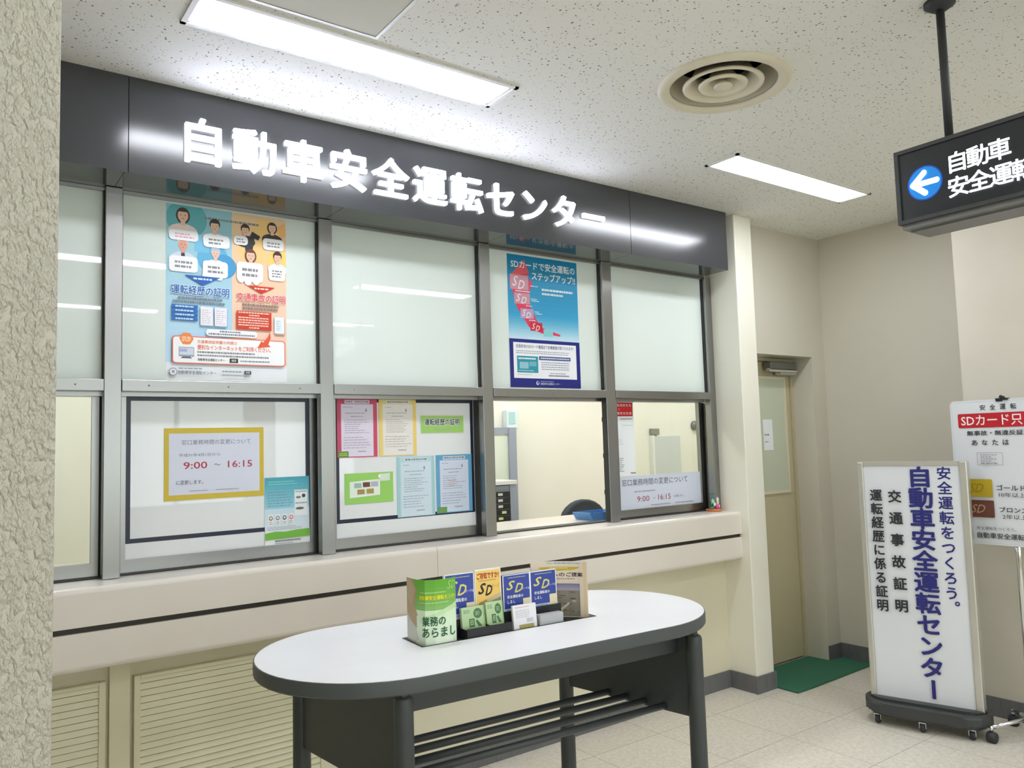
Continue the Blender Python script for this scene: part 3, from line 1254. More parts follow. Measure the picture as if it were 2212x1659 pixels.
COLS = []
col_('安全運転をつくろう', (-0.143, 1.287), (-0.143, 0.687), 0.069, navy, 0.02)
s.vtext('。', lbp(-0.143, 0.63)[0], lbp(-0.143, 0.622)[1], 1, 0.069, navy, 0.02)
col_('自動車安全運転センター', (-0.031, 1.268), (-0.031, 0.198), 0.11, navy, 0.03, 1.08)
col_('交通事故証明', (0.093, 1.166), (0.093, 0.603), 0.067, blk, 0.028)
col_('運転経歴に係る証明', (0.184, 1.172), (0.184, 0.598), 0.064, blk, 0.028, 0.95)
s.build('face_print', (L0 + 0.03, -0.0284, FZ + 0.014), (PI / 2, 0, 0), lb)
b = MB()
pts = []
for a0, cx in ((-90, 0.165), (90, -0.19)):
    for k in range(17):
        a = R(a0 + 180 * k / 16)
        pts.append((cx + 0.115 * math.cos(a), 0.135 * math.sin(a)))
b.prism([(x * 1.0, y) for x, y in pts], 0.062, 0.116, bevel=0.012)
b.prism([(x * 0.93, y * 0.86) for x, y in pts], 0.05, 0.063)
b.prism([(x * 0.92, y * 0.6) for x, y in pts], 0.1155, 0.128, bevel=0.004)
b.build('base', M['base_dark'], lb)
for x, y in ((-0.23, -0.085), (0.2, -0.085), (-0.23, 0.085), (0.2, 0.085), (-0.015, -0.105)):
    b = MB()
    b.lathe([(0.0, -0.012), (0.019, -0.012), (0.023, -0.008), (0.023, 0.008), (0.019, 0.012), (0.0, 0.012)], (x, y, 0.0235), M['rubber'], seg=20, axis='x')
    b.box(x - 0.016, x + 0.016, y - 0.018, y + 0.018, 0.0475, 0.052, M['chrome'])
    b.box(x - 0.016, x - 0.0135, y - 0.01, y + 0.012, 0.02, 0.0475, M['chrome'])
    b.box(x + 0.0135, x + 0.016, y - 0.01, y + 0.012, 0.02, 0.0475, M['chrome'])
    b.build('caster', None, lb)

# ================================================================== board on a wheeled chrome stand
BX = 4.3
ez = thing('notice_stand', 'white notice board with a red banner on a wheeled chrome stand at the right edge', 'display stand', (4.36, 1.72, 0))
by0, by1, bz0, bz1 = 1.45, 1.99, 0.925, 1.652
b = MB(ez.location)
pts = []
for cy_, cz_, a0 in ((by1 - 0.02, bz1 - 0.02, 0), (by0 + 0.02, bz1 - 0.02, 90), (by0 + 0.02, bz0 + 0.02, 180), (by1 - 0.02, bz0 + 0.02, 270)):
    for k in range(6):
        a = R(a0 + 18 * k)
        pts.append((cy_ + 0.02 * math.cos(a), cz_ + 0.02 * math.sin(a)))
b.prism(pts, BX, BX + 0.018, axis='x', bevel=0.003)
b.build('board', M['sign_white'], ez)
bw2, bh2 = by1 - by0, bz1 - bz0
s = Sheet(bw2, bh2, t=0, step=0.0002, seed=4)


def Q(y, z):
    return (by1 - y) / bw2, (bz1 - z) / bh2


dk = (52, 52, 56)


def btext(txt, y0, z0, y1, z1, c=dk, bold=0.015):
    u0, v0 = Q(y0, z0)
    u1, v1 = Q(y1, z1)
    s.text(txt, u0, v0, u1, v1, c, bold)


s.frame(0.012, 0.01, 0.988, 0.99, 0.002, (205, 207, 210))
for i, ch in enumerate('安全運転'):
    y = 1.831 - 0.0475 * i
    btext(ch, y + 0.013, 1.627, y - 0.013, 1.6)
u0, v0 = Q(1.953, 1.585)
u1, v1 = Q(1.485, 1.512)
s.rrect(u0, v0, u1, v1, 0.008, (190, 18, 34))
btext('SDカード只', 1.937, 1.575, 1.652, 1.522, (245, 240, 240), 0.01)
btext('無事故・無違反証', 1.913, 1.497, 1.652, 1.472)
for i, ch in enumerate('あなたは'):
    y = 1.88 - 0.049 * i
    btext(ch, y + 0.0135, 1.45, y - 0.0135, 1.423)
u0, v0 = Q(1.872, 1.385)
u1, v1 = Q(1.752, 1.323)
s.frame(u0, v0, u1, v1, 0.0015, (120, 120, 124))
s.fine(u0 + 0.03, v0 + 0.008, u1 - 0.03, v1 - 0.02, 4, (140, 140, 144), 0.4, 0.5)
s.fine(u0 + 0.03, v1 - 0.02, u1 - 0.03, v1 - 0.005, 1, (110, 110, 114), 0.5, 0.1)
for (ya, za, yb, zb), c, txtc in (((1.947, 1.252, 1.81, 1.162), (186, 160, 36), (150, 124, 20)), ((1.945, 1.146, 1.808, 1.06), (108, 62, 52), (196, 160, 120))):
    u0, v0 = Q(ya, za)
    u1, v1 = Q(yb, zb)
    s.rrect(u0, v0, u1, v1, 0.006, c)
    s.text('SD', u0 + 0.05, v0 + 0.03, u0 + 0.175, v1 - 0.03, txtc, 0.0, 0.4)
btext('ゴールド', 1.79, 1.225, 1.662, 1.198)
btext('10年以上', 1.782, 1.188, 1.662, 1.165, dk, 0.0)
btext('ブロンズ', 1.784, 1.116, 1.655, 1.09)
btext('2年以上', 1.772, 1.08, 1.662, 1.057, dk, 0.0)
btext('安全運転をつくろう。', 1.896, 1.015, 1.715, 0.998, (90, 90, 94), 0.0)
btext('自動車安全運転センター', 1.896, 0.985, 1.555, 0.957)
s.build('board_print', Vector((BX - 0.0004, by1, bz0)) - ez.location, (PI / 2, 0, ZW), ez)
b = MB(ez.location)
b.box(BX - 0.008, BX + 0.024, 1.71, 1.765, bz1 - 0.006, bz1 + 0.004)
b.tube([(BX + 0.008, 1.73, bz1 + 0.004), (BX + 0.008, 1.75, bz1 + 0.014)], 0.008)
b.box(BX - 0.004, BX - 0.0005, 1.735, 1.765, bz1 - 0.012, bz1 + 0.002)
b.build('top_clip', M['black'], ez)
b = MB(ez.location)
b.tube([(BX + 0.034, 1.728, 0.09), (BX + 0.034, 1.728, bz1 - 0.1)], 0.0125, seg=16)
b.tube([(BX + 0.034, 1.728, 0.9), (BX + 0.01, 1.728, 0.9), (BX + 0.01, 1.728, 0.926)], 0.007, seg=10)
b.build('pole', M['chrome'], ez)
for k, (x, y) in enumerate(((4.142, 1.83), (4.142, 1.58), (4.46, 1.86), (4.46, 1.55))):
    b = MB(ez.location)
    b.tube([(BX + 0.034, 1.728, 0.1), (x, y, 0.072)], 0.009, seg=12)
    b.tube([(x, y, 0.08), (x, y, 0.05)], 0.008, seg=10)
    b.build('stand_leg', M['chrome'], ez)
    b = MB(ez.location)
    b.lathe([(0.0, -0.02), (0.022, -0.02), (0.0255, -0.015), (0.0255, 0.015), (0.022, 0.02), (0.0, 0.02)], (x, y, 0.0258), seg=20, axis='y')
    b.build('caster', M['rubber'], ez)

# ================================================================== mat
b = MB((4.4, 2.95, 0))
b.prism([(4.098, 2.862), (4.252, 2.862), (4.955, 2.885), (4.962, 3.108), (4.826, 3.11), (4.82, 3.272), (4.104, 3.272)], 0.0008, 0.009, bevel=0.002)
tag(b.build('door_mat', M['mat_green']), 'green ribbed mat on the floor in front of the recessed door', 'mat')

# ================================================================== oval table
TX, TY, TYAW, TT = 1.401, 2.008, R(-3.77), 0.95
tb = thing('writing_table', 'oval standing table with a pale grey top and charcoal frame holding brochures', 'table', (TX, TY, 0), TYAW)


def stadium(a, r, n=28):
    return [(sx * a + r * math.cos(R(a0 + 180 * k / n)), r * math.sin(R(a0 + 180 * k / n))) for sx, a0 in ((1, -90), (-1, 90)) for k in range(n + 1)]


SL = (-0.297, 0.305, -0.077, 0.05)
def holed(b, outer, z0, z1, mt=None):
    hole = [(SL[0], SL[2]), (SL[1], SL[2]), (SL[1], SL[3]), (SL[0], SL[3])]
    for z in (z0, z1):
        vo = [b.bm.verts.new((x, y, z)) for x, y in outer]
        vh = [b.bm.verts.new((x, y, z)) for x, y in hole]
        es = [b.bm.edges.new((vo[i], vo[(i + 1) % len(vo)])) for i in range(len(vo))]
        es += [b.bm.edges.new((vh[i], vh[(i + 1) % 4])) for i in range(4)]
        bmesh.ops.triangle_fill(b.bm, use_beauty=True, use_dissolve=False, edges=es)
        if z == z0:
            lo, lh = vo, vh
    for A, B in ((lo, vo), (lh, vh)):
        for i in range(len(A)):
            b.bm.faces.new((A[i], A[(i + 1) % len(A)], B[(i + 1) % len(B)], B[i]))


b = MB()
holed(b, stadium(0.393, 0.329), TT - 0.035, TT)
b.build('table_top', M['table_white'], tb)
b = MB()
so, si = stadium(0.393, 0.3325), stadium(0.393, 0.3292)
n = len(so)
ring = [[b.bm.verts.new((x, y, z)) for x, y in P_] for P_, z in ((si, TT - 0.0005), ([(x * 0.9985, y * 0.9975) for x, y in so], TT - 0.0012), (so, TT - 0.004), (so, TT - 0.034), ([(x * 0.995, y * 0.99) for x, y in so], TT - 0.038), (si, TT - 0.038))]
for A, B in zip(ring, ring[1:] + ring[:1]):
    for i in range(n):
        f = b.bm.faces.new((A[i], A[(i + 1) % n], B[(i + 1) % n], B[i]))
smooth_by_angle(b.build('edge_band', M['table_edge'], tb))
b = MB()
w0, w1, w2, w3 = SL
zb = TT - 0.0065
b.box(w0 + 0.001, w1 - 0.001, w2 + 0.001, w3 - 0.001, zb - 0.003, zb)
b.build('brochure_well', M['black'], tb)
b = MB()
for a, c, e, g in ((w0 - 0.003, w1 + 0.003, w2 - 0.0022, w2 + 0.0012), (w0 - 0.003, w1 + 0.003, w3 - 0.0012, w3 + 0.0022), (w0 - 0.003, w0 + 0.0008, w2, w3), (w1 - 0.0008, w1 + 0.003, w2, w3)):
    b.box(a, c, e, g, TT + 0.0002, TT + 0.0012)
b.build('well_trim', M['black'], tb)
LEGS = {'fl': (-0.447, -0.275), 'fr': (0.533, -0.275), 'bl': (-0.535, 0.245), 'br': (0.415, 0.245)}
for k, (x, y) in LEGS.items():
    b = MB()
    rt = 0.0245
    b.lathe([(0.0, 0.0), (0.022, 0.0), (0.026, 0.004), (0.0275, 0.1), (rt, 0.86), (rt, 0.884), (rt - 0.003, 0.892), (rt - 0.009, 0.896), (0.0, 0.896)], (x, y, 0), seg=24)
    b.tube([(x, y, 0.895), (x, y, TT - 0.0385)], 0.012, seg=12)
    smooth_by_angle(b.build('leg', M['table_dark'], tb))
for p, q in (('fl', 'bl'), ('fr', 'br')):
    (x0, y0), (x1, y1) = LEGS[p], LEGS[q]
    b = MB()
    dx = 0.008
    L_ = math.hypot(x1 - x0, y1 - y0)
    ux, uy = (x1 - x0) / L_ * 0.018, (y1 - y0) / L_ * 0.018
    b.prism([(x0 + ux - dx, y0 + uy), (x0 + ux + dx, y0 + uy), (x1 - ux + dx, y1 - uy), (x1 - ux - dx, y1 - uy)], 0.645, 0.905, bevel=0.002)
    b.build('end_panel', M['table_dark'], tb)
for y in (-0.21, 0.2):
    b = MB()
    t0 = (y - LEGS['fl'][1]) / (LEGS['bl'][1] - LEGS['fl'][1])
    xa = LEGS['fl'][0] + (LEGS['bl'][0] - LEGS['fl'][0]) * t0 + 0.009
    xb = LEGS['fr'][0] + (LEGS['br'][0] - LEGS['fr'][0]) * t0 - 0.009
    b.box(xa, xb, y - 0.012, y + 0.012, 0.835, TT - 0.0385, bevel=0.002)
    b.build('apron_rail', M['table_dark'], tb)
for y in (0.05, -0.022, -0.094, -0.166):
    t0 = (y - LEGS['fl'][1]) / (LEGS['bl'][1] - LEGS['fl'][1])
    xa = LEGS['fl'][0] + (LEGS['bl'][0] - LEGS['fl'][0]) * t0 + 0.009
    xb = LEGS['fr'][0] + (LEGS['br'][0] - LEGS['fr'][0]) * t0 - 0.009
    b = MB()
    b.tube([(xa, y, 0.66), (xb, y, 0.66)], 0.0105, seg=16)
    b.build('shelf_rod', M['table_dark'], tb)

# ================================================================== posters on the upper windows
PY = 3.2492   # just in front of the milk glass


def poster_people():
    w_, h_ = 0.482, 0.7
    s = Sheet(w_, h_, (233, 236, 240), seed=11, gloss=0.3, step=0.00006)
    s.grad(0, 0, 0.527, 0.91, (150, 203, 216), (188, 219, 244), 14)
    s.grad(0.527, 0, 1, 0.91, (242, 208, 164), (244, 206, 190), 14)
    s.grad(0, 0.9, 1, 1, (226, 232, 240), (240, 242, 245), 5)
    s.circ(0.16, 0.075, 0.078, (96, 180, 190))
    s.circ(0.37, 0.29, 0.062, (98, 182, 226))
    s.circ(0.46, 0.33, 0.05, (70, 160, 215))
    s.rect(0.22, 0.17, 0.34, 0.26, (120, 195, 230))
    s.circ(0.82, 0.1, 0.06, (250, 206, 132))
    s.circ(0.7, 0.22, 0.06, (250, 210, 140))
    s.circ(0.94, 0.27, 0.055, (250, 214, 120))
    s.poly([(0.9, 0.06), (0.99, 0.02), (1, 0.1), (0.96, 0.12)], (246, 190, 120))
    s.fine(0.3, 0.048, 0.76, 0.064, 1, (90, 95, 100), 0.8, 0, 0.022)
    W, PK = (246, 246, 250), (240, 170, 196)
    s.portrait(0.13, 0.055, 0.085, (62, 48, 42), top=(244, 226, 222), long=True)
    s.portrait(0.385, 0.095, 0.072, (48, 44, 44), top=(236, 238, 240))
    s.portrait(0.13, 0.225, 0.072, (214, 208, 204), (226, 160, 138), (214, 222, 236), bald=True)
    s.poly([(0.117, 0.275), (0.143, 0.275), (0.148, 0.31), (0.112, 0.31)], (40, 44, 66))
    s.portrait(0.39, 0.255, 0.066, (176, 206, 226), (240, 200, 180), (244, 244, 246))
    s.portrait(0.64, 0.095, 0.062, (66, 46, 36), top=(48, 46, 54))
    s.poly([(0.7, 0.1), (0.77, 0.125), (0.75, 0.15), (0.68, 0.13)], (48, 46, 54))
    s.poly([(0.64, 0.13), (0.72, 0.13), (0.7, 0.22), (0.64, 0.22)], (48, 46, 54))
    s.portrait(0.875, 0.06, 0.066, (60, 42, 34), top=(66, 50, 48), long=True)
    s.portrait(0.685, 0.245, 0.076, (112, 62, 48), top=(240, 240, 246), long=True)
    s.portrait(0.92, 0.24, 0.064, (72, 40, 40), top=(228, 234, 242))
    for (a, c, e, g, n, col) in ((0.02, 0.145, 0.25, 0.205, 2, PK), (0.29, 0.15, 0.505, 0.225, 2, (92, 92, 100)), (0.02, 0.295, 0.245, 0.385, 2, (100, 100, 110)), (0.285, 0.305, 0.49, 0.4, 2, (96, 98, 110)),
                              (0.54, 0.135, 0.66, 0.19, 2, (90, 90, 96)), (0.79, 0.13, 0.975, 0.2, 2, (120, 120, 126)), (0.565, 0.29, 0.79, 0.405, 2, (100, 96, 110)), (0.84, 0.295, 0.985, 0.385, 3, (90, 92, 104))):
        s.rrect(a, c, e, g, 0.014, W)
        s.fine(a + (e - a) * 0.2, c + (g - c) * 0.25, e - (e - a) * 0.15, c + (g - c) * 0.8, n, col, 0.5, 0.3, 0.03)
    for cu_, cv_ in ((0.31, 0.39), (0.36, 0.398), (0.42, 0.396), (0.6, 0.395), (0.66, 0.408), (0.73, 0.402)):
        s.circ(cu_, cv_, 0.014, W)
    s.poly([(0.14, 0.4), (0.43, 0.4), (0.285, 0.455)], (12, 96, 190))
    s.fine(0.21, 0.41, 0.36, 0.424, 1, (220, 235, 250), 0.7, 0, 0.03)
    s.poly([(0.655, 0.428), (0.895, 0.428), (0.775, 0.472)], (216, 48, 36))
    s.fine(0.715, 0.436, 0.835, 0.449, 1, (250, 220, 210), 0.7, 0, 0.03)
    s.text('運転経歴の証明', 0.04, 0.46, 0.5, 0.512, (0, 104, 182), 0.022, outline=(240, 246, 252), ob=0.075)
    s.text('交通事故の証明', 0.565, 0.475, 0.985, 0.525, (216, 44, 48), 0.014, outline=(252, 240, 238), ob=0.06)
    s.fine(0.09, 0.523, 0.45, 0.54, 1, (60, 70, 96), 0.65, 0.05, 0.018)
    s.fine(0.05, 0.545, 0.48, 0.562, 1, (60, 70, 96), 0.65, 0.05, 0.018)
    s.fine(0.61, 0.535, 0.93, 0.552, 1, (96, 64, 60), 0.65, 0.05, 0.018)
    s.fine(0.61, 0.557, 0.93, 0.574, 1, (96, 64, 60), 0.65, 0.05, 0.018)
    for k in range(4):
        v = 0.572 + 0.0235 * k
        s.rect(0.04, v, 0.245, v + 0.02, (14, 104, 184))
        s.fine(0.07, v + 0.004, 0.22, v + 0.016, 1, (200, 226, 246), 0.7, 0.1, 0.02)
    for a in (0.265, 0.38):
        s.rect(a + 0.006, 0.582, a + 0.106, 0.688, (150, 176, 206))
        s.rect(a, 0.576, a + 0.1, 0.682, (236, 234, 242))
        s.fine(a + 0.012, 0.59, a + 0.09, 0.675, 7, (206, 196, 208), 0.4, 0.4, 0.03)
    s.rect(0.56, 0.583, 0.86, 0.692, (206, 60, 34))
    for k in range(7):
        s.fine(0.575 + (0.09 if k in (1, 6) else 0), 0.586 + 0.0148 * k, 0.845 - (0.09 if k in (1, 6) else 0), 0.598 + 0.0148 * k, 1, (248, 206, 190), 0.62, 0.05, 0.02)
    s.rect(0.892, 0.612, 0.98, 0.712, (206, 180, 168))
    s.rect(0.886, 0.606, 0.972, 0.705, (232, 238, 248))
    s.fine(0.9, 0.625, 0.95, 0.69, 6, (176, 196, 220), 0.4, 0.3, 0.03)
    s.rrect(0.31, 0.703, 0.735, 0.742, 0.012, (242, 243, 248))
    s.fine(0.42, 0.708, 0.6, 0.72, 1, (70, 78, 104), 0.7, 0.05, 0.016)
    s.fine(0.33, 0.723, 0.72, 0.736, 1, (70, 78, 104), 0.7, 0.05, 0.016)
    s.rrect(0.045, 0.75, 0.98, 0.905, 0.012, (226, 112, 92))
    s.rrect(0.053, 0.7555, 0.972, 0.8995, 0.01, (244, 244, 246))
    s.poly([(0.845, 0.7), (0.852, 0.735), (0.83, 0.775), (0.85, 0.79), (0.735, 0.8), (0.77, 0.757), (0.785, 0.765), (0.83, 0.73)], (224, 86, 46))
    s.ell(0.155, 0.765, 0.056, 0.037, (236, 120, 44), 6)
    s.ell(0.155, 0.765, 0.05, 0.034, (240, 134, 60), 16)
    s.fine(0.12, 0.752, 0.195, 0.782, 3, (252, 220, 190), 0.55, 0.1, 0.03)
    s.rect(0.095, 0.812, 0.215, 0.866, (150, 160, 176))
    s.rect(0.1, 0.816, 0.21, 0.856, (206, 214, 226))
    s.rect(0.1, 0.822, 0.16, 0.84, (170, 170, 214))
    s.poly([(0.125, 0.866), (0.185, 0.866), (0.2, 0.876), (0.11, 0.876)], (86, 92, 108))
    s.text('交通事故証明書の申請は', 0.24, 0.768, 0.56, 0.788, (236, 130, 84), 0.01)
    s.text('便利なインターネットをご利用ください。', 0.24, 0.796, 0.85, 0.824, (232, 104, 76), 0.015)
    s.fine(0.24, 0.83, 0.72, 0.845, 1, (80, 84, 96), 0.6, 0.02, 0.018)
    s.fine(0.24, 0.849, 0.84, 0.863, 1, (80, 84, 96), 0.6, 0.02, 0.018)
    s.text('自動車安全運転センター', 0.245, 0.872, 0.46, 0.888, (50, 52, 60), 0.01)
    s.rect(0.5, 0.868, 0.57, 0.893, (32, 30, 34))
    s.text('検索', 0.515, 0.873, 0.555, 0.888, (240, 240, 240))
    s.fine(0.59, 0.875, 0.845, 0.887, 1, (90, 94, 120), 0.6, 0.02, 0.02)
    s.circ(0.053, 0.953, 0.0155, (150, 154, 162))
    s.circ(0.053, 0.953, 0.012, (232, 234, 238))
    s.circ(0.053, 0.953, 0.006, (150, 154, 162))
    s.fine(0.095, 0.927, 0.28, 0.938, 1, (150, 152, 160), 0.55, 0.02, 0.03)
    s.text('自動車安全運転センター', 0.09, 0.945, 0.39, 0.967, (70, 72, 80), 0.0)
    s.fine(0.44, 0.938, 0.6, 0.951, 1, (110, 112, 120), 0.6, 0.02, 0.02)
    s.rect(0.622, 0.938, 0.68, 0.958, (60, 60, 64))
    s.text('検索', 0.634, 0.941, 0.668, 0.954, (240, 240, 240))
    s.fine(0.44, 0.962, 0.66, 0.972, 1, (160, 162, 170), 0.55, 0.02, 0.02)
    return tag(s.build('poster', (0.722, PY, 1.786)), 'large blue and orange poster with small portraits on the upper window', 'poster')


def poster_cards():
    w_, h_ = 0.474, 0.693
    s = Sheet(w_, h_, (226, 238, 244), seed=12, gloss=0.3, step=0.00006)
    s.grad(0, 0, 1, 0.45, (0, 128, 178), (52, 160, 208), 12)
    s.grad(0, 0.45, 1, 0.638, (52, 160, 208), (206, 230, 242), 10)
    s.poly([(0.235, 0.03), (0.3, 0.13), (0.275, 0.135), (0.3, 0.19), (0.34, 0.19), (0.33, 0.225), (0.28, 0.3), (0.31, 0.4), (0.4, 0.5), (0.48, 0.545), (0.72, 0.585), (0.72, 0.6), (0.45, 0.585), (0.28, 0.545), (0.12, 0.4), (0.05, 0.25), (0.02, 0.18), (0.1, 0.13)], (226, 60, 92))
    s.poly([(0.235, 0.03), (0.3, 0.13), (0.02, 0.17), (0.1, 0.12)], (230, 92, 104))
    gy = (204, 148, 166)
    for (a, c, e, g, col) in ((0.035, 0.152, 0.285, 0.265, gy), (0.085, 0.288, 0.3, 0.372, gy), (0.165, 0.405, 0.345, 0.48, (190, 156, 190)), (0.295, 0.505, 0.465, 0.57, (206, 34, 62)), (0.48, 0.552, 0.615, 0.607, (136, 206, 214))):
        s.rect(a, c, e, g, col)
        if g < 0.6:
            ww, hh = e - a, g - c
            s.text('S', a + ww * 0.12, c + hh * 0.1, a + ww * 0.42, g - hh * 0.22, (244, 236, 240), 0.0, 0.35)
            s.text('D', a + ww * 0.42, c + hh * 0.35, a + ww * 0.78, g - hh * 0.06, (244, 236, 240), 0.0, 0.35)
    s.rect(0.1, 0.272, 0.3, 0.279, (230, 236, 242))
    for a, c, e in ((0.31, 0.222, 0.42), (0.31, 0.322, 0.4), (0.32, 0.335, 0.43), (0.36, 0.418, 0.42), (0.37, 0.432, 0.47), (0.24, 0.378, 0.33), (0.28, 0.486, 0.37)):
        s.fine(a, c, e, c + 0.011, 1, (200, 226, 240), 0.7, 0.05, 0.02)
    s.text('SDカードで安全運転の', 0.05, 0.04, 0.965, 0.1, (236, 244, 246), 0.018)
    s.text('ステップアップ!!', 0.335, 0.118, 0.965, 0.178, (236, 244, 246), 0.02)
    s.fine(0.47, 0.235, 0.93, 0.258, 1, (226, 240, 246), 0.7, 0.02, 0.03)
    s.fine(0.47, 0.268, 0.78, 0.29, 1, (226, 240, 246), 0.7, 0.02, 0.03)
    s.rect(0, 0.638, 1, 1, (22, 32, 128))
    s.rect(0.05, 0.664, 0.945, 0.932, (240, 242, 246))
    s.text('全国各地のSDカード優遇店で各種優遇が受けられます!', 0.085, 0.678, 0.905, 0.705, (60, 64, 136), 0.01)
    s.fine(0.085, 0.72, 0.9, 0.75, 2, (170, 172, 190), 0.5, 0.1, 0.025)
    s.rect(0.095, 0.765, 0.385, 0.89, (44, 150, 170))
    s.rect(0.13, 0.81, 0.25, 0.86, (150, 196, 212))
    s.fine(0.11, 0.775, 0.36, 0.792, 1, (226, 240, 244), 0.7, 0.05, 0.02)
    s.rect(0.26, 0.805, 0.36, 0.84, (110, 180, 200))
    s.fine(0.11, 0.87, 0.33, 0.88, 1, (190, 226, 232), 0.6, 0.05, 0.02)
    s.rect(0.4, 0.762, 0.855, 0.79, (52, 62, 140))
    s.fine(0.42, 0.768, 0.84, 0.784, 1, (210, 214, 232), 0.7, 0.02, 0.02)
    s.fine(0.43, 0.8, 0.86, 0.868, 4, (150, 154, 176), 0.38, 0.15, 0.03)
    s.fine(0.55, 0.885, 0.78, 0.896, 1, (140, 144, 166), 0.5, 0.02, 0.03)
    s.fine(0.53, 0.9, 0.83, 0.916, 1, (70, 74, 110), 0.6, 0.02, 0.02)
    s.fine(0.1, 0.9, 0.3, 0.908, 1, (180, 182, 196), 0.5, 0.05, 0.02)
    s.circ(0.37, 0.966, 0.0105, (214, 220, 236))
    s.circ(0.373, 0.963, 0.006, (60, 70, 150))
    s.fine(0.41, 0.948, 0.6, 0.958, 1, (150, 158, 200), 0.6, 0.02, 0.03)
    s.text('自動車安全運転センター', 0.41, 0.962, 0.69, 0.98, (206, 212, 236), 0.01)
    return tag(s.build('poster', (2.373, PY, 1.79)), 'tall sky blue and navy card poster on the upper window over the open hatch', 'poster')


poster_people()
poster_cards()

# ================================================================== papers on the sliding windows
GY = 3.2912   # just in front of the white panels


def tape(label, x0, x1, z0, z1, t=0.017, tilt=0.0):
    w_, h_ = x1 - x0, z1 - z0
    nv = (18, 28, 52)
    b = MB()
    mt = paper(nv, 0.3)
    b.box(0, w_, 0, 0.0005, h_ - t, h_, mt)
    b.box(0, w_, 0, 0.0005, 0, t, mt)
    b.box(0, t, 0, 0.0005, t, h_ - t, mt)
    b.box(w_ - t, w_, 0, 0.0005, t, h_ - t, mt)
    o = b.build('tape_border', None, None, (x0, GY, z0))
    return tag(o, label, 'tape border')


tape('navy tape border round the white pane with the yellow framed notice', 0.5905, 1.3155, 1.168, 1.7245)
tape('navy tape border round the white pane with the coloured certificates', 1.4365, 2.166, 1.172, 1.7245)
GY2 = GY - 0.0012

# yellow framed notice
s = Sheet(0.39, 0.283, (204, 180, 52), seed=3)
s.rect(0.045, 0.075, 0.955, 0.925, (212, 216, 232))
s.text('窓口業務時間の変更について', 0.165, 0.165, 0.86, 0.235, (104, 106, 118), 0.0)
s.text('平成31年4月1日から', 0.14, 0.355, 0.545, 0.4, (96, 98, 112), 0.0)
s.text('9:00', 0.185, 0.475, 0.415, 0.57, (176, 30, 62), 0.008)
s.text('～', 0.485, 0.51, 0.545, 0.535, (110, 100, 116), 0.01)
s.text('16:15', 0.625, 0.475, 0.875, 0.57, (176, 46, 72), 0.004)
s.text('に変更します。', 0.115, 0.725, 0.375, 0.785, (86, 88, 102), 0.0)
s.fine(0.24, 0.865, 0.42, 0.89, 1, (140, 142, 156), 0.5, 0.02, 0.02)
s.fine(0.5, 0.865, 0.74, 0.89, 1, (140, 142, 156), 0.5, 0.02, 0.02)
tag(s.build('notice_sheet', (0.7265, GY2, 1.3175)), 'pale lilac notice in a yellow border reading 9:00 to 16:15', 'notice')

# teal leaflet
s = Sheet(0.193, 0.285, (238, 240, 240), seed=5)
s.grad(0, 0, 1, 0.46, (66, 162, 180), (150, 206, 224), 10)
s.grad(0, 0.46, 1, 0.78, (196, 222, 234), (222, 230, 236), 6)
s.fine(0.08, 0.05, 0.75, 0.12, 2, (120, 200, 200), 0.5, 0.2, 0.04)
s.fine(0.06, 0.2, 0.62, 0.44, 6, (52, 130, 160), 0.35, 0.3, 0.08)
s.rect(0.66, 0.2, 0.96, 0.58, (232, 238, 240))
s.fine(0.68, 0.21, 0.95, 0.24, 1, (120, 126, 132), 0.6, 0.02, 0.03)
s.circ(0.87, 0.29, 0.008, (56, 60, 66))
s.ell(0.75, 0.31, 0.06, 0.018, (120, 126, 132), 10)
s.fine(0.68, 0.38, 0.95, 0.41, 1, (120, 126, 132), 0.6, 0.02, 0.03)
s.ell(0.78, 0.475, 0.1, 0.02, (96, 104, 108), 8)
for k, c in enumerate(((150, 122, 116), (130, 134, 140), (84, 92, 104), (222, 116, 104))):
    u = 0.13 + 0.15 * k
    s.rect(u - 0.055, 0.54, u + 0.055, 0.7, (236, 238, 240))
    s.ell(u, 0.595, 0.045, 0.035, c, 12)
    s.ell(u, 0.592, 0.025, 0.018, (226, 228, 230), 8)
    s.fine(u - 0.04, 0.64, u + 0.04, 0.69, 2, (150, 150, 156), 0.45, 0.2, 0.03)
s.fine(0.05, 0.72, 0.9, 0.77, 3, (120, 136, 150), 0.35, 0.3, 0.06)
s.poly([(0, 0.81), (0.2, 0.79), (0.45, 0.8), (0.7, 0.785), (1, 0.78), (1, 0.89), (0, 0.905)], (114, 182, 62))
s.fine(0.22, 0.915, 0.8, 0.945, 1, (70, 74, 84), 0.7, 0.05, 0.03)
s.fine(0.22, 0.955, 0.7, 0.975, 1, (120, 124, 130), 0.5, 0.2, 0.03)
tag(s.build('leaflet', (1.1195, GY2 - 0.0008, 1.104)), 'teal and green leaflet in the lower right corner of the yellow notice window', 'leaflet')


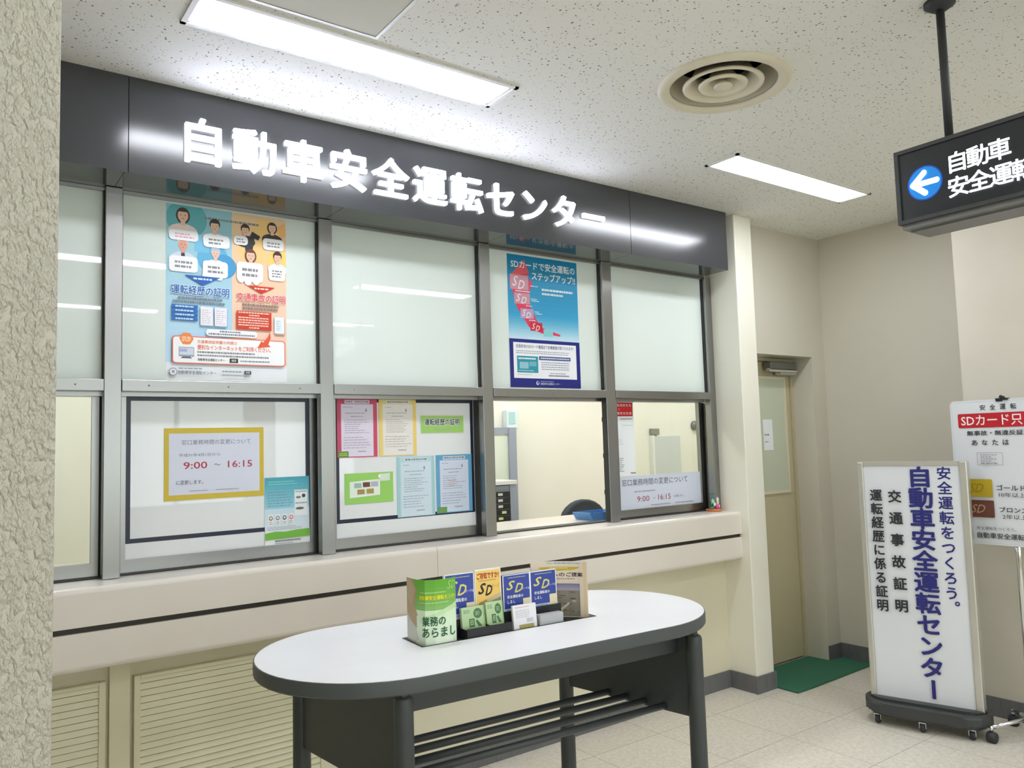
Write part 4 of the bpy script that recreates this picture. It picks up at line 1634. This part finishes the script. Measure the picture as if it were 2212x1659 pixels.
def certificate(title, edge, edge2, pap, seed, patch, x, z, w_, h_, label, red=False):
    s = Sheet(w_, h_, edge, seed=seed)
    if edge2:
        s.rect(0.0, 0.0, 0.075, 1, edge2)
        s.rect(0.925, 0.0, 1, 1, edge2, True)
    s.rect(0.1, 0.095, 0.9, 0.985, pap)
    s.rect(0.19, 0.025, 0.81, 0.085, pap)
    s.text(title, 0.215, 0.038, 0.785, 0.07, (66, 66, 74), 0.008)
    ln = tuple(int(c * 0.72) for c in pap)
    s.fine(0.15, 0.13, 0.4, 0.16, 1, ln, 0.3, 0.3, 0.05)
    s.ell(0.72, 0.2, 0.022, 0.03, (150, 150, 156), 10)
    s.fine(0.2, 0.23, 0.75, 0.27, 1, ln, 0.3, 0.1, 0.06)
    s.fine(0.33, 0.295, 0.65, 0.315, 1, (130, 130, 138), 0.6, 0.05, 0.03)
    s.fine(0.18, 0.35, 0.85, 0.6, 7, ln, 0.22, 0.5, 0.07)
    if red:
        for k in range(4):
            s.fine(0.33, 0.44 + 0.03 * k, 0.55, 0.455 + 0.03 * k, 1, (206, 160, 160), 0.6, 0.3, 0.03)
    s.fine(0.15, 0.64, 0.85, 0.86, 5, ln, 0.18, 0.4, 0.08)
    s.fine(0.5, 0.885, 0.72, 0.92, 1, (140, 140, 150), 0.5, 0.1, 0.03)
    if patch:
        s.rect(0.02, 0.895, 0.27, 0.99, (96, 152, 62))
        s.fine(0.05, 0.915, 0.24, 0.975, 2, (190, 200, 80) if patch == 1 else (66, 124, 66), 0.5, 0.1, 0.04)
    return tag(s.build('certificate_sample', (x, GY2 - 0.0006, z)), label, 'certificate', group='sample certificates on the window')


certificate('無事故・無違反証明書', (204, 72, 104), None, (222, 214, 232), 21, 1, 1.4445, 1.461, 0.196, 0.2635, 'pink bordered sample certificate in the top left of the window')
certificate('運転免許経歴証明書', (230, 212, 142), (236, 206, 116), (232, 228, 222), 22, 0, 1.65, 1.4615, 0.194, 0.263, 'yellow bordered sample certificate beside the pink one')
certificate('累積点数等証明書', (180, 214, 218), (160, 204, 210), (206, 222, 234), 23, 0, 1.7375, 1.176, 0.2005, 0.28, 'pale aqua bordered sample certificate low in the window')
certificate('運転記録証明書', (96, 162, 202), None, (204, 214, 232), 24, 2, 1.9475, 1.179, 0.203, 0.278, 'strong blue bordered sample certificate in the bottom right of the window', True)

s = Sheet(0.24, 0.083, (168, 206, 122), seed=6)
s.rrect(0.02, 0.06, 0.98, 0.94, 0.006, (158, 204, 108))
s.text('運転経歴の証明', 0.085, 0.19, 0.9, 0.55, (44, 54, 70), 0.02, outline=(228, 238, 226), ob=0.09)
s.fine(0.3, 0.72, 0.75, 0.86, 1, (130, 176, 96), 0.6, 0.1, 0.05)
tag(s.build('label_card', (1.8695, GY2, 1.5635)), 'green title card beside the yellow certificate', 'label')

s = Sheet(0.24, 0.136, (150, 206, 100), seed=7)
s.poly([(0.1, 0.28), (0.72, 0.22), (0.72, 0.75), (0.1, 0.8)], (228, 238, 226))
for u, v, c in ((0.19, 0.33, (150, 190, 180)), (0.365, 0.31, (104, 62, 52)), (0.53, 0.3, (176, 180, 202)), (0.25, 0.54, (164, 142, 74)), (0.44, 0.53, (170, 148, 76))):
    s.rect(u - 0.005, v - 0.008, u + 0.15, v + 0.165, (222, 214, 190))
    s.rect(u, v, u + 0.145, v + 0.155, c)
s.poly([(0.71, 0.05), (0.93, 0.04), (0.93, 0.29), (0.71, 0.3)], (206, 224, 204))
s.fine(0.74, 0.09, 0.9, 0.25, 3, (230, 240, 230), 0.4, 0.2, 0.06)
s.ell(0.71, 0.13, 0.03, 0.07, (246, 240, 226), 10)
tag(s.build('picture_card', (1.4775, GY2, 1.2535)), 'green card picturing five small licence cards below the pink certificate', 'card')

# notice and banner on the clear right-hand pane
s = Sheet(0.69, 0.19, (208, 214, 228), seed=8)
s.text('窓口業務時間の変更について', 0.03, 0.1, 0.83, 0.3, (84, 86, 98), 0.004)
s.fine(0.17, 0.45, 0.42, 0.52, 1, (130, 132, 146), 0.6, 0.02, 0.02)
s.text('9:00', 0.2, 0.63, 0.345, 0.8, (150, 52, 72), 0.0)
s.text('～', 0.385, 0.7, 0.42, 0.735, (110, 104, 116), 0.0)
s.text('16:15', 0.45, 0.62, 0.605, 0.79, (150, 52, 72), 0.0)
s.text('に変更します。', 0.645, 0.68, 0.77, 0.75, (104, 106, 118), 0.0)
s.fine(0.36, 0.9, 0.6, 0.95, 1, (150, 152, 164), 0.6, 0.02, 0.015)
s.fine(0.66, 0.9, 0.9, 0.95, 1, (150, 152, 164), 0.6, 0.02, 0.015)
tag(s.build('notice_sheet', (3.1505, 3.2962, 1.106)), 'pale blue notice without a border along the foot of the right-hand clear pane', 'notice')
s = Sheet(0.136, 0.44, (238, 242, 246), seed=9)
s.rect(0, 0.045, 0.95, 0.225, (206, 24, 34))
for v in (0.062, 0.168):
    for k in range(5):
        s.fine(0.06 + 0.17 * k, v, 0.19 + 0.17 * k, v + 0.036, 2, (246, 226, 226), 0.62, 0.25, 0.06)
s.text('と', 0.12, 0.12, 0.22, 0.148, (246, 200, 200))
s.fine(0.2, 0.25, 0.9, 0.27, 1, (110, 110, 118), 0.6, 0.02, 0.04)
s.fine(0.3, 0.335, 0.95, 0.35, 1, (190, 192, 200), 0.5, 0.1, 0.05)
s.fine(0.05, 0.52, 0.4, 0.6, 3, (190, 194, 202), 0.25, 0.5, 0.04)
s.fine(0.05, 0.76, 0.35, 0.95, 7, (120, 124, 132), 0.35, 0.5, 0.05)
s.fine(0.7, 0.95, 1.0, 0.985, 1, (110, 112, 120), 0.6, 0.1, 0.06)
tag(s.build('wall_flyer', (3.1505, 3.2962, 1.2985)), 'white sheet with a red heading inside the left edge of the right-hand clear pane', 'flyer')

# notice on the door glass
s = Sheet(0.1, 0.205, (236, 238, 242), seed=10)
s.fine(0.1, 0.46, 0.62, 0.54, 1, (110, 112, 118), 0.7, 0.05, 0.25)
s.fine(0.1, 0.7, 0.5, 0.76, 1, (130, 132, 140), 0.6, 0.05, 0.12)
tag(s.build('door_notice', (4.483, DY - 0.0037, 1.408)), 'small white paper notice on the frosted glass of the door', 'notice')

# ================================================================== brochures in the table's well
TROT = (PI / 2, 0, TYAW)
cT, sT = math.cos(TYAW), math.sin(TYAW)


def tw(u, v, z):
    """table coordinates to the room's"""
    return Vector((TX + u * cT - v * sT, TY + u * sT + v * cT, z))


WELL = TT - 0.0745
rk = thing('leaflet_rack', 'black leaflet rack standing in the slot of the oval table', 'rack', tw(0, 0, WELL), TYAW)
Z0 = 0.0696
b = MB()
b.box(-0.19, 0.217, -0.0165, -0.0135, Z0, 0.118)
b.box(-0.19, 0.217, 0.0125, 0.0145, Z0, 0.118)
for x in (-0.19, 0.0095, 0.2155):
    b.box(x, x + 0.0015, -0.0135, 0.0125, Z0, 0.114)
b.box(-0.19, 0.217, -0.0165, 0.0145, Z0 - 0.0008, Z0)
b.build('back_tray', M['black'], rk)
b = MB()
b.box(-0.154, -0.002, -0.0735, -0.0705, Z0, 0.1)
b.box(-0.154, 0.19, -0.0735, -0.017, Z0 - 0.0008, Z0)
for x in (-0.154, -0.0685, -0.005):
    b.box(x, x + 0.003, -0.0705, -0.0166, Z0, 0.096)
b.build('front_tray', M['black'], rk)
b = MB()
b.box(0.1, 0.188, -0.07, -0.045, Z0 + 0.0003, 0.104, bevel=0.003)
b.build('grey_block', mat('silver_grey_plastic', rgb(176, 178, 180), 0.35), rk)


def booklet(name, w_, h_, thick, art, u, v, z, label, cat, group=None, lean=0.0, pages=(226, 226, 222), seed=1):
    """a pile or booklet: a block of pages with a printed front"""
    t = thing(name, label, cat, tw(u, v, z), TYAW, group)
    t.rotation_euler = (lean, 0, TYAW)
    b = MB()
    n_ = max(2, int(thick / 0.0012))
    b.box(0, w_, 0.0008, thick, 0, h_)
    b.build('pages', paper(pages), t)
    s = Sheet(w_, h_, (240, 240, 238), t=0.0006, seed=seed, gloss=0.35)
    art(s)
    s.build('front_cover', (0, 0, 0), (PI / 2, 0, 0), t)
    return t


def art_blue(s):
    bl = (52, 72, 160)
    s.vk = 0.77
    s.rect(0.03, 0.015, 0.97, 0.86, bl)
    s.fine(0.2, 0.06, 0.85, 0.09, 1, (190, 196, 150), 0.6, 0.05, 0.06)
    s.text('S', 0.13, 0.16, 0.43, 0.38, (222, 214, 120), 0.02, 0.4)
    s.text('D', 0.42, 0.24, 0.72, 0.46, (222, 214, 120), 0.02, 0.4)
    s.text('カードは', 0.68, 0.36, 0.96, 0.42, (222, 228, 244), 0.01)
    s.text('安全運転者の', 0.14, 0.52, 0.72, 0.6, (240, 242, 248), 0.02)
    s.text('しるし', 0.14, 0.65, 0.42, 0.73, (240, 242, 248), 0.02)
    s.rect(0.03, 0.86, 0.97, 0.93, (206, 218, 240))
    s.rect(0.7, 0.64, 0.97, 0.93, (236, 224, 190))
    s.fine(0.1, 0.875, 0.62, 0.915, 1, (84, 100, 176), 0.6, 0.05, 0.06)


def art_yellow(s):
    s.rect(0.03, 0.02, 0.97, 0.98, (248, 206, 112))
    s.vk = 0.8
    s.text('ご存知ですか?', 0.08, 0.07, 0.92, 0.2, (166, 34, 24), 0.035)
    s.fine(0.14, 0.22, 0.8, 0.25, 1, (150, 104, 40), 0.6, 0.05, 0.05)
    s.text('S', 0.12, 0.29, 0.4, 0.5, (40, 38, 34), 0.03, 0.4)
    s.text('D', 0.38, 0.34, 0.64, 0.54, (40, 38, 34), 0.03, 0.4)
    s.text('カード', 0.62, 0.32, 0.92, 0.42, (196, 150, 70), 0.0, 0.3)
    s.poly([(0.12, 0.68), (0.42, 0.62), (0.42, 0.82), (0.12, 0.88)], (176, 156, 92))
    s.poly([(0.45, 0.62), (0.97, 0.52), (0.97, 0.84), (0.45, 0.88)], (150, 148, 104))
    s.poly([(0.45, 0.62), (0.97, 0.52), (0.97, 0.6), (0.45, 0.7)], (206, 200, 160))


def art_packet(s):
    g1, g2 = (184, 214, 160), (74, 118, 74)
    s.rect(0, 0, 1, 1, g1)
    s.vk = 0.72
    s.fine(0.08, 0.12, 0.4, 0.32, 3, g2, 0.55, 0.2, 0.1)
    s.ell(0.7, 0.35, 0.19, 0.25, g2, 20)
    s.fine(0.6, 0.24, 0.82, 0.46, 3, g1, 0.4, 0.3, 0.1)
    s.rect(0.3, 0.58, 0.54, 1, g2)
    s.text('日', 0.36, 0.66, 0.48, 0.9, g1, 0.02)
    s.poly([(0.58, 0.72), (0.66, 0.66), (0.86, 1), (0.7, 1)], g2)
    s.rect(0.94, 0, 1, 1, (150, 190, 130))


def art_white(s):
    s.rect(0, 0, 1, 1, (232, 232, 236))
    s.fine(0.1, 0.07, 0.75, 0.13, 1, (210, 150, 150), 0.5, 0.1, 0.08)
    s.fine(0.1, 0.2, 0.85, 0.55, 5, (170, 172, 190), 0.3, 0.4, 0.1)
    s.rect(0.55, 0.58, 0.85, 0.76, (206, 208, 222))
    s.fine(0.58, 0.6, 0.82, 0.74, 3, (140, 142, 160), 0.4, 0.2, 0.08)
    s.rect(0.22, 0.82, 0.86, 1.0, (168, 158, 90))


GB = 'blue leaflet piles in the table rack'
booklet('leaflet_pile', 0.1, 0.175, 0.01, art_blue, -0.185, -0.003, WELL + 0.0708, 'blue leaflets in the rack partly hidden behind the green booklet', 'leaflets', GB, -0.035, seed=31)
booklet('leaflet_pile', 0.0915, 0.179, 0.01, art_yellow, -0.083, -0.003, WELL + 0.0708, 'tall yellow leaflets with red heading in the table rack', 'leaflets', None, -0.035, (240, 236, 220), seed=32)
booklet('leaflet_pile', 0.1, 0.152, 0.012, art_blue, 0.013, -0.005, WELL + 0.071, 'blue leaflets in the rack right beside the yellow ones', 'leaflets', GB, -0.035, (70, 86, 160), seed=33)
booklet('leaflet_pile', 0.1, 0.152, 0.01, art_blue, 0.1142, -0.003, WELL + 0.0708, 'blue leaflets in the rack nearest the grey landscape magazine', 'leaflets', GB, -0.035, seed=34)
GP = 'green packets in the front of the table rack'
booklet('leaflet_pile', 0.076, 0.08, 0.012, art_packet, -0.1475, -0.038, WELL + 0.0722, 'pale green folded packet in the rack next to the green booklet', 'packet', GP, -0.14, (200, 216, 180), seed=35)
booklet('leaflet_pile', 0.058, 0.0855, 0.012, art_packet, -0.0645, -0.038, WELL + 0.0722, 'pale green folded packet in the rack below the yellow leaflets', 'packet', GP, -0.14, (200, 216, 180), seed=36)
booklet('card_pile', 0.083, 0.07, 0.009, art_white, 0.0115, -0.062, WELL + 0.0714, 'small white printed cards at the front of the table rack', 'cards', None, -0.1, seed=37)


def magazine(label, art, w_, h_, xs, path, origin, z, seed):
    t = thing('booklet', label, 'booklet', tw(origin[0], origin[1], z), TYAW)
    s = Sheet(w_, h_, (236, 236, 230), t=0.0006, seed=seed, gloss=0.3)
    art(s)
    s.bend(xs, path)
    s.build('front_cover', (0, 0, 0), (PI / 2, 0, 0), t)
    b = MB()
    for k in (1, 2, 3):
        pts = [(x, -q) for x, q in path]
        off = 0.0013 * k
        for (ax, ay), (bx, by) in zip(pts, pts[1:]):
            L_ = math.hypot(bx - ax, by - ay)
            nx, ny = -(by - ay) / L_ * off, (bx - ax) / L_ * off
            v = [b.bm.verts.new(p) for p in ((ax + nx, ay + ny, 0), (bx + nx, by + ny, 0), (bx + nx, by + ny, h_ - 0.002 * k), (ax + nx, ay + ny, h_ - 0.002 * k))]
            b.bm.faces.new(v)
    b.build('pages', paper((232, 232, 226)), t)
    return t


def art_green(s):
    s.grad(0, 0, 1, 0.46, (96, 172, 44), (140, 190, 110), 8)
    s.grad(0, 0.46, 1, 1, (214, 236, 200), (222, 236, 216), 6)
    s.poly([(0, 0), (0.2, 0), (0.31, 0.16), (0.24, 0.38), (0.36, 0.62), (0.28, 0.74), (0, 0.55)], (176, 154, 118))
    s.poly([(0, 0), (0.1, 0), (0.27, 0.16), (0.16, 0.4), (0, 0.3)], (190, 170, 138))
    s.poly([(0, 0.55), (0.28, 0.74), (0.34, 0.9), (0.2, 1), (0, 1)], (196, 196, 186))
    s.poly([(0.36, 0.6), (1.0, 0.36), (1.0, 0.44), (0.36, 0.66)], (198, 226, 178))
    s.poly([(0.3, 0.55), (0.38, 0.52), (0.38, 0.9), (0.3, 0.78)], (214, 232, 204))
    s.text('SD', 0.82, 0.03, 0.97, 0.16, (176, 214, 132), 0.0, 0.35)
    s.fine(0.38, 0.175, 0.8, 0.21, 1, (170, 214, 120), 0.6, 0.05, 0.03)
    s.text('自動車安全運転センター', 0.37, 0.235, 0.99, 0.3, (240, 226, 40), 0.03)
    s.fine(0.37, 0.33, 0.85, 0.36, 1, (180, 220, 150), 0.5, 0.05, 0.03)
    s.text('業務の', 0.42, 0.55, 0.78, 0.69, (34, 92, 62), 0.02)
    s.text('あらまし', 0.42, 0.72, 0.95, 0.86, (34, 92, 62), 0.02)


def art_land(s):
    s.rect(0, 0, 1, 1, (226, 212, 190))
    s.rect(0.93, 0, 1, 1, (226, 200, 160))
    s.fine(0.3, 0.02, 0.9, 0.05, 1, (130, 160, 206), 0.6, 0.05, 0.05)
    s.ell(0.5, 0.1, 0.36, 0.07, (206, 178, 66), 20, a0=0, a1=180)
    s.fine(0.35, 0.11, 0.65, 0.13, 1, (240, 226, 170), 0.6, 0.05, 0.05)
    s.text('へのご提案', 0.4, 0.2, 0.92, 0.275, (46, 42, 44), 0.02)
    s.fine(0.4, 0.3, 0.78, 0.33, 1, (150, 124, 90), 0.6, 0.05, 0.04)
    s.grad(0.1, 0.4, 0.86, 0.52, (118, 112, 150), (168, 162, 176), 5)
    s.rect(0.1, 0.52, 0.86, 0.98, (136, 128, 112))
    rg = s.rng
    for k in range(26):
        u, v = 0.12 + rg.random() * 0.7, 0.55 + rg.random() * 0.4
        s.ell(u, v, 0.03 + rg.random() * 0.05, 0.008 + rg.random() * 0.014, [(96, 90, 80), (172, 166, 150), (112, 108, 96)][k % 3], 8, k > 0)
    s.poly([(0.1, 0.9), (0.5, 0.86), (0.64, 0.74), (0.68, 0.74), (0.54, 0.89), (0.1, 0.93)], (200, 190, 166))


magazine('green and white A4 booklet bent in the left end of the table slot', art_green, 0.2, 0.1826, [0, 0.03, 0.06, 0.095, 0.125, 0.155, 0.18, 0.2],
         [(-0.002, -0.098), (-0.003, -0.068), (0.0, -0.038), (0.01, -0.006), (0.035, 0.006), (0.065, 0.007), (0.09, 0.004), (0.106, -0.004)], (-0.29, -0.068), WELL + 0.0686, 41)
magazine('cream landscape-photo magazine bent in the right end of the table slot', art_land, 0.2, 0.1756, [0, 0.045, 0.09, 0.13, 0.165, 0.2],
         [(0.0, 0.0), (0.04, 0.009), (0.076, 0.026), (0.107, 0.054), (0.127, 0.078), (0.143, 0.105)], (0.146, 0.043), WELL + 0.0686, 42)

# ================================================================== ornament on the counter's end
fg = thing('counter_ornament', 'tiny green and white flower ornament on an orange base at the counter end', 'ornament', (3.86, 3.215, CT + 0.0003))
b = MB()
b.lathe([(0.0, 0.0), (0.045, 0.0), (0.048, 0.005), (0.04, 0.014), (0.0, 0.017)], (0, 0, 0), seg=20)
b.build('orange_base', mat('orange_clay', rgb(206, 120, 70), 0.6), fg)
b = MB()
b.ball((0.002, -0.022, 0.03), 0.013, 0.012, 0.014)
b.build('pink_bead', mat('pink_glaze', rgb(222, 70, 170), 0.3), fg)
gm, lg = mat('leaf_green', rgb(60, 130, 70), 0.5), mat('mint_petal', rgb(140, 212, 170), 0.5)
for x, y, z, r, mt in ((-0.03, -0.01, 0.02, 0.014, gm), (-0.012, 0.004, 0.04, 0.016, gm), (0.016, 0.01, 0.046, 0.018, gm), (0.034, 0.004, 0.03, 0.015, gm)):
    b = MB()
    b.ball((x, y, z), r, r * 0.6, r * 0.8, u=12, v=8)
    b.build('leaf', mt, fg)
wp, yp = mat('white_petal', rgb(236, 238, 232), 0.5), mat('cream_petal', rgb(232, 232, 176), 0.5)
for x, y, z, r, mt in ((-0.024, -0.012, 0.062, 0.018, lg), (-0.012, -0.016, 0.042, 0.014, wp), (0.018, -0.014, 0.05, 0.013, yp), (0.024, -0.008, 0.07, 0.015, wp), (0.026, -0.016, 0.03, 0.011, wp)):
    b = MB()
    pts = []
    for k in range(10):
        a = PI / 2 + k * PI / 5
        q = r if k % 2 == 0 else r * 0.5
        pts.append((x + q * math.cos(a), z + q * math.sin(a)))
    b.prism(pts, y - 0.003, y + 0.003, axis='y')
    b.build('flower', mt, fg)
b = MB()
b.tube([(-0.004, 0.008, 0.04), (-0.004, 0.008, 0.105)], 0.0016, seg=8)
b.lathe([(0.0, 0.004), (0.016, 0.003), (0.024, -0.001), (0.0, -0.002)], (-0.004, 0.008, 0.105), seg=16)
b.build('green_parasol', mat('teal_parasol', rgb(58, 128, 104), 0.5), fg)

# ================================================================== things in the office
t = thing('wall_dispenser', 'small pale box with a teal face on the office wall', 'wall box', (3.766, 5.17, 1.62))
b = MB(t.location)
b.box(3.708, 3.824, 5.14, 5.1995, 1.62, 1.775, bevel=0.008)
b.build('case', mat('pale_blue_plastic', rgb(218, 230, 236), 0.4), t)
b = MB(t.location)
b.box(3.728, 3.79, 5.137, 5.14, 1.66, 1.755)
b.build('teal_face', mat('teal_label', rgb(172, 210, 208), 0.4), t)

t = thing('partition_screen', 'grey framed partition panel behind the office cabinet', 'partition', (3.4, 5.15, 0))
b = MB(t.location)
b.box(3.0, 3.712, 5.13, 5.16, 1.58, 1.632)
b.box(3.712, 3.785, 5.12, 5.17, 0, 1.632, bevel=0.003)
b.box(2.95, 3.0, 5.12, 5.17, 0, 1.632)
b.box(3.0, 3.712, 5.13, 5.16, 0.02, 0.08)
b.build('frame', M['office_grey'], t)
b = MB(t.location)
b.box(3.0, 3.712, 5.14, 5.15, 0.08, 1.58)
b.build('panel', mat('partition_cloth', rgb(214, 222, 206), 0.8), t)

t = thing('document_cabinet', 'grey steel cabinet of dark drawers with paper labels seen through the open hatch', 'cabinet', (3.45, 4.85, 0))
cy_ = 4.7
b = MB(t.location)
b.box(3.05, 3.395, cy_, 5.05, 0.6, 1.2)
b.box(3.395, 3.446, cy_ - 0.01, 5.05, 0, 1.206, bevel=0.002)
b.box(3.0, 3.05, cy_ - 0.01, 5.05, 0, 1.206, bevel=0.002)
b.box(3.05, 3.395, cy_, 5.05, 0, 0.6)
b.build('case', M['office_grey'], t)
b = MB(t.location)
b.box(2.99, 3.456, cy_ - 0.016, 5.06, 1.206, 1.236, bevel=0.003)
b.build('top', M['office_white'], t)
z = 1.16
for k in range(9):
    dr = MB(t.location)
    dr.box(3.055, 3.392, cy_ - 0.012, cy_ - 0.0005, z - 0.04, z - 0.003, bevel=0.002)
    dro = dr.build('drawer', M['black'], t)
    b = MB(t.location)
    b.box(3.285 + (0.03 if k == 3 else 0), 3.325 + (0.03 if k == 3 else 0), cy_ - 0.0135, cy_ - 0.0123, z - 0.03, z - 0.012)
    lab = b.build('drawer_label', paper((214, 222, 150) if k > 2 else (214, 216, 208)), dro)
    z -= 0.043

t = thing('coin_tray', 'blue plastic tray on the counter behind the open hatch', 'tray', (3.12, 3.44, CT))
b = MB(t.location)
b.prism([(2.985, 1.0985), (3.01, 1.056), (3.225, 1.056), (3.25, 1.0985), (3.235, 1.0985), (3.217, 1.066), (3.018, 1.066), (3.0, 1.0985)], 3.37, 3.52, axis='y')
b.box(3.012, 3.223, 3.37, 3.374, 1.066, 1.0985)
b.box(3.012, 3.223, 3.516, 3.52, 1.066, 1.0985)
b.build('tray_shell', M['blue_plastic'], t)

t = thing('office_chair', 'dark upholstered office chair behind the blue tray', 'chair', (3.86, 4.25, 0))
b = MB(t.location)
pts = [(3.66 + 0.0, 0.72)] + [(3.86 + 0.21 * math.cos(R(a)), 0.92 + 0.16 * math.sin(R(a))) for a in range(180, -1, -15)] + [(4.06, 0.72)]
b.prism(pts, 4.4, 4.46, axis='y', bevel=0.015)
b.build('backrest', M['chair_fabric'], t)
b = MB(t.location)
b.box(3.64, 4.08, 4.0, 4.42, 0.44, 0.51, bevel=0.02)
b.build('seat', M['chair_fabric'], t)
b = MB(t.location)
b.tube([(3.86, 4.21, 0.08), (3.86, 4.21, 0.44)], 0.028)
b.tube([(3.86, 4.4, 0.47), (3.86, 4.475, 0.52), (3.86, 4.475, 0.8)], 0.018)
b.build('post', M['black'], t)
for k in range(5):
    a = R(90 + 72 * k)
    b = MB(t.location)
    b.tube([(3.86, 4.21, 0.1), (3.86 + 0.27 * math.cos(a), 4.21 + 0.27 * math.sin(a), 0.06)], [0.022, 0.016])
    b.ball((3.86 + 0.27 * math.cos(a), 4.21 + 0.27 * math.sin(a), 0.0255), 0.025, 0.025, 0.025)
    b.build('base_leg', M['black'], t)

t = thing('wall_panel', 'pale grey panel with a white edge on the office wall behind the right-hand pane', 'panel', (5.57, 5.18, 1.1))
b = MB(t.location)
b.box(5.405, 5.76, 5.165, 5.1995, 0.95, 1.532, bevel=0.002)
b.build('face', mat('pale_grey_board', rgb(204, 208, 206), 0.5), t)
b = MB(t.location)
b.box(5.38, 5.404, 5.16, 5.1995, 0.95, 1.54)
b.build('edge_strip', M['office_white'], t)
b = MB((5.43, 5.18, 1.57))
b.box(5.38, 5.482, 5.165, 5.1995, 1.545, 1.603, bevel=0.004)
tag(b.build('wall_switch', mat('grey_switch', rgb(138, 136, 128), 0.5)), 'small dark grey box on the office wall above the pale panel', 'switch box')
b = MB((5.5, 5.18, 1.87))
b.tube([(5.49, 5.1995, 1.89), (5.49, 5.16, 1.885), (5.49, 5.15, 1.868), (5.495, 5.165, 1.855)], 0.008, seg=10)
tag(b.build('wall_hook', M['chrome']), 'shiny metal hook high on the office wall behind the right-hand pane', 'hook')
b = MB((6.0, 5.18, 1.61))
b.lathe([(0.0, -0.04), (0.03, -0.04), (0.045, -0.02), (0.045, -0.0005), (0.0, -0.0005)], (6.0, 5.2, 1.625), seg=28, axis='y')
tag(b.build('round_wall_fitting', M['closer']), 'round grey fitting on the office wall at the edge of the right-hand pane', 'wall fitting')
b = MB((0.46, 3.45, CT))
rg = random.Random(5)
for k in range(9):
    x, y, a = 0.4 + rg.uniform(-0.02, 0.02), 3.46 + rg.uniform(-0.02, 0.02), rg.uniform(-0.3, 0.3)
    c_, s_ = math.cos(a), math.sin(a)
    b.prism([(x + c_ * p - s_ * q, y + s_ * p + c_ * q) for p, q in ((-0.1, -0.07), (0.1, -0.07), (0.1, 0.07), (-0.1, 0.07))], CT + 0.0004 + 0.004 * k, CT + 0.0032 + 0.004 * k)
tag(b.build('paper_stack', paper((206, 204, 190))), 'untidy pile of papers inside the far left window', 'papers')
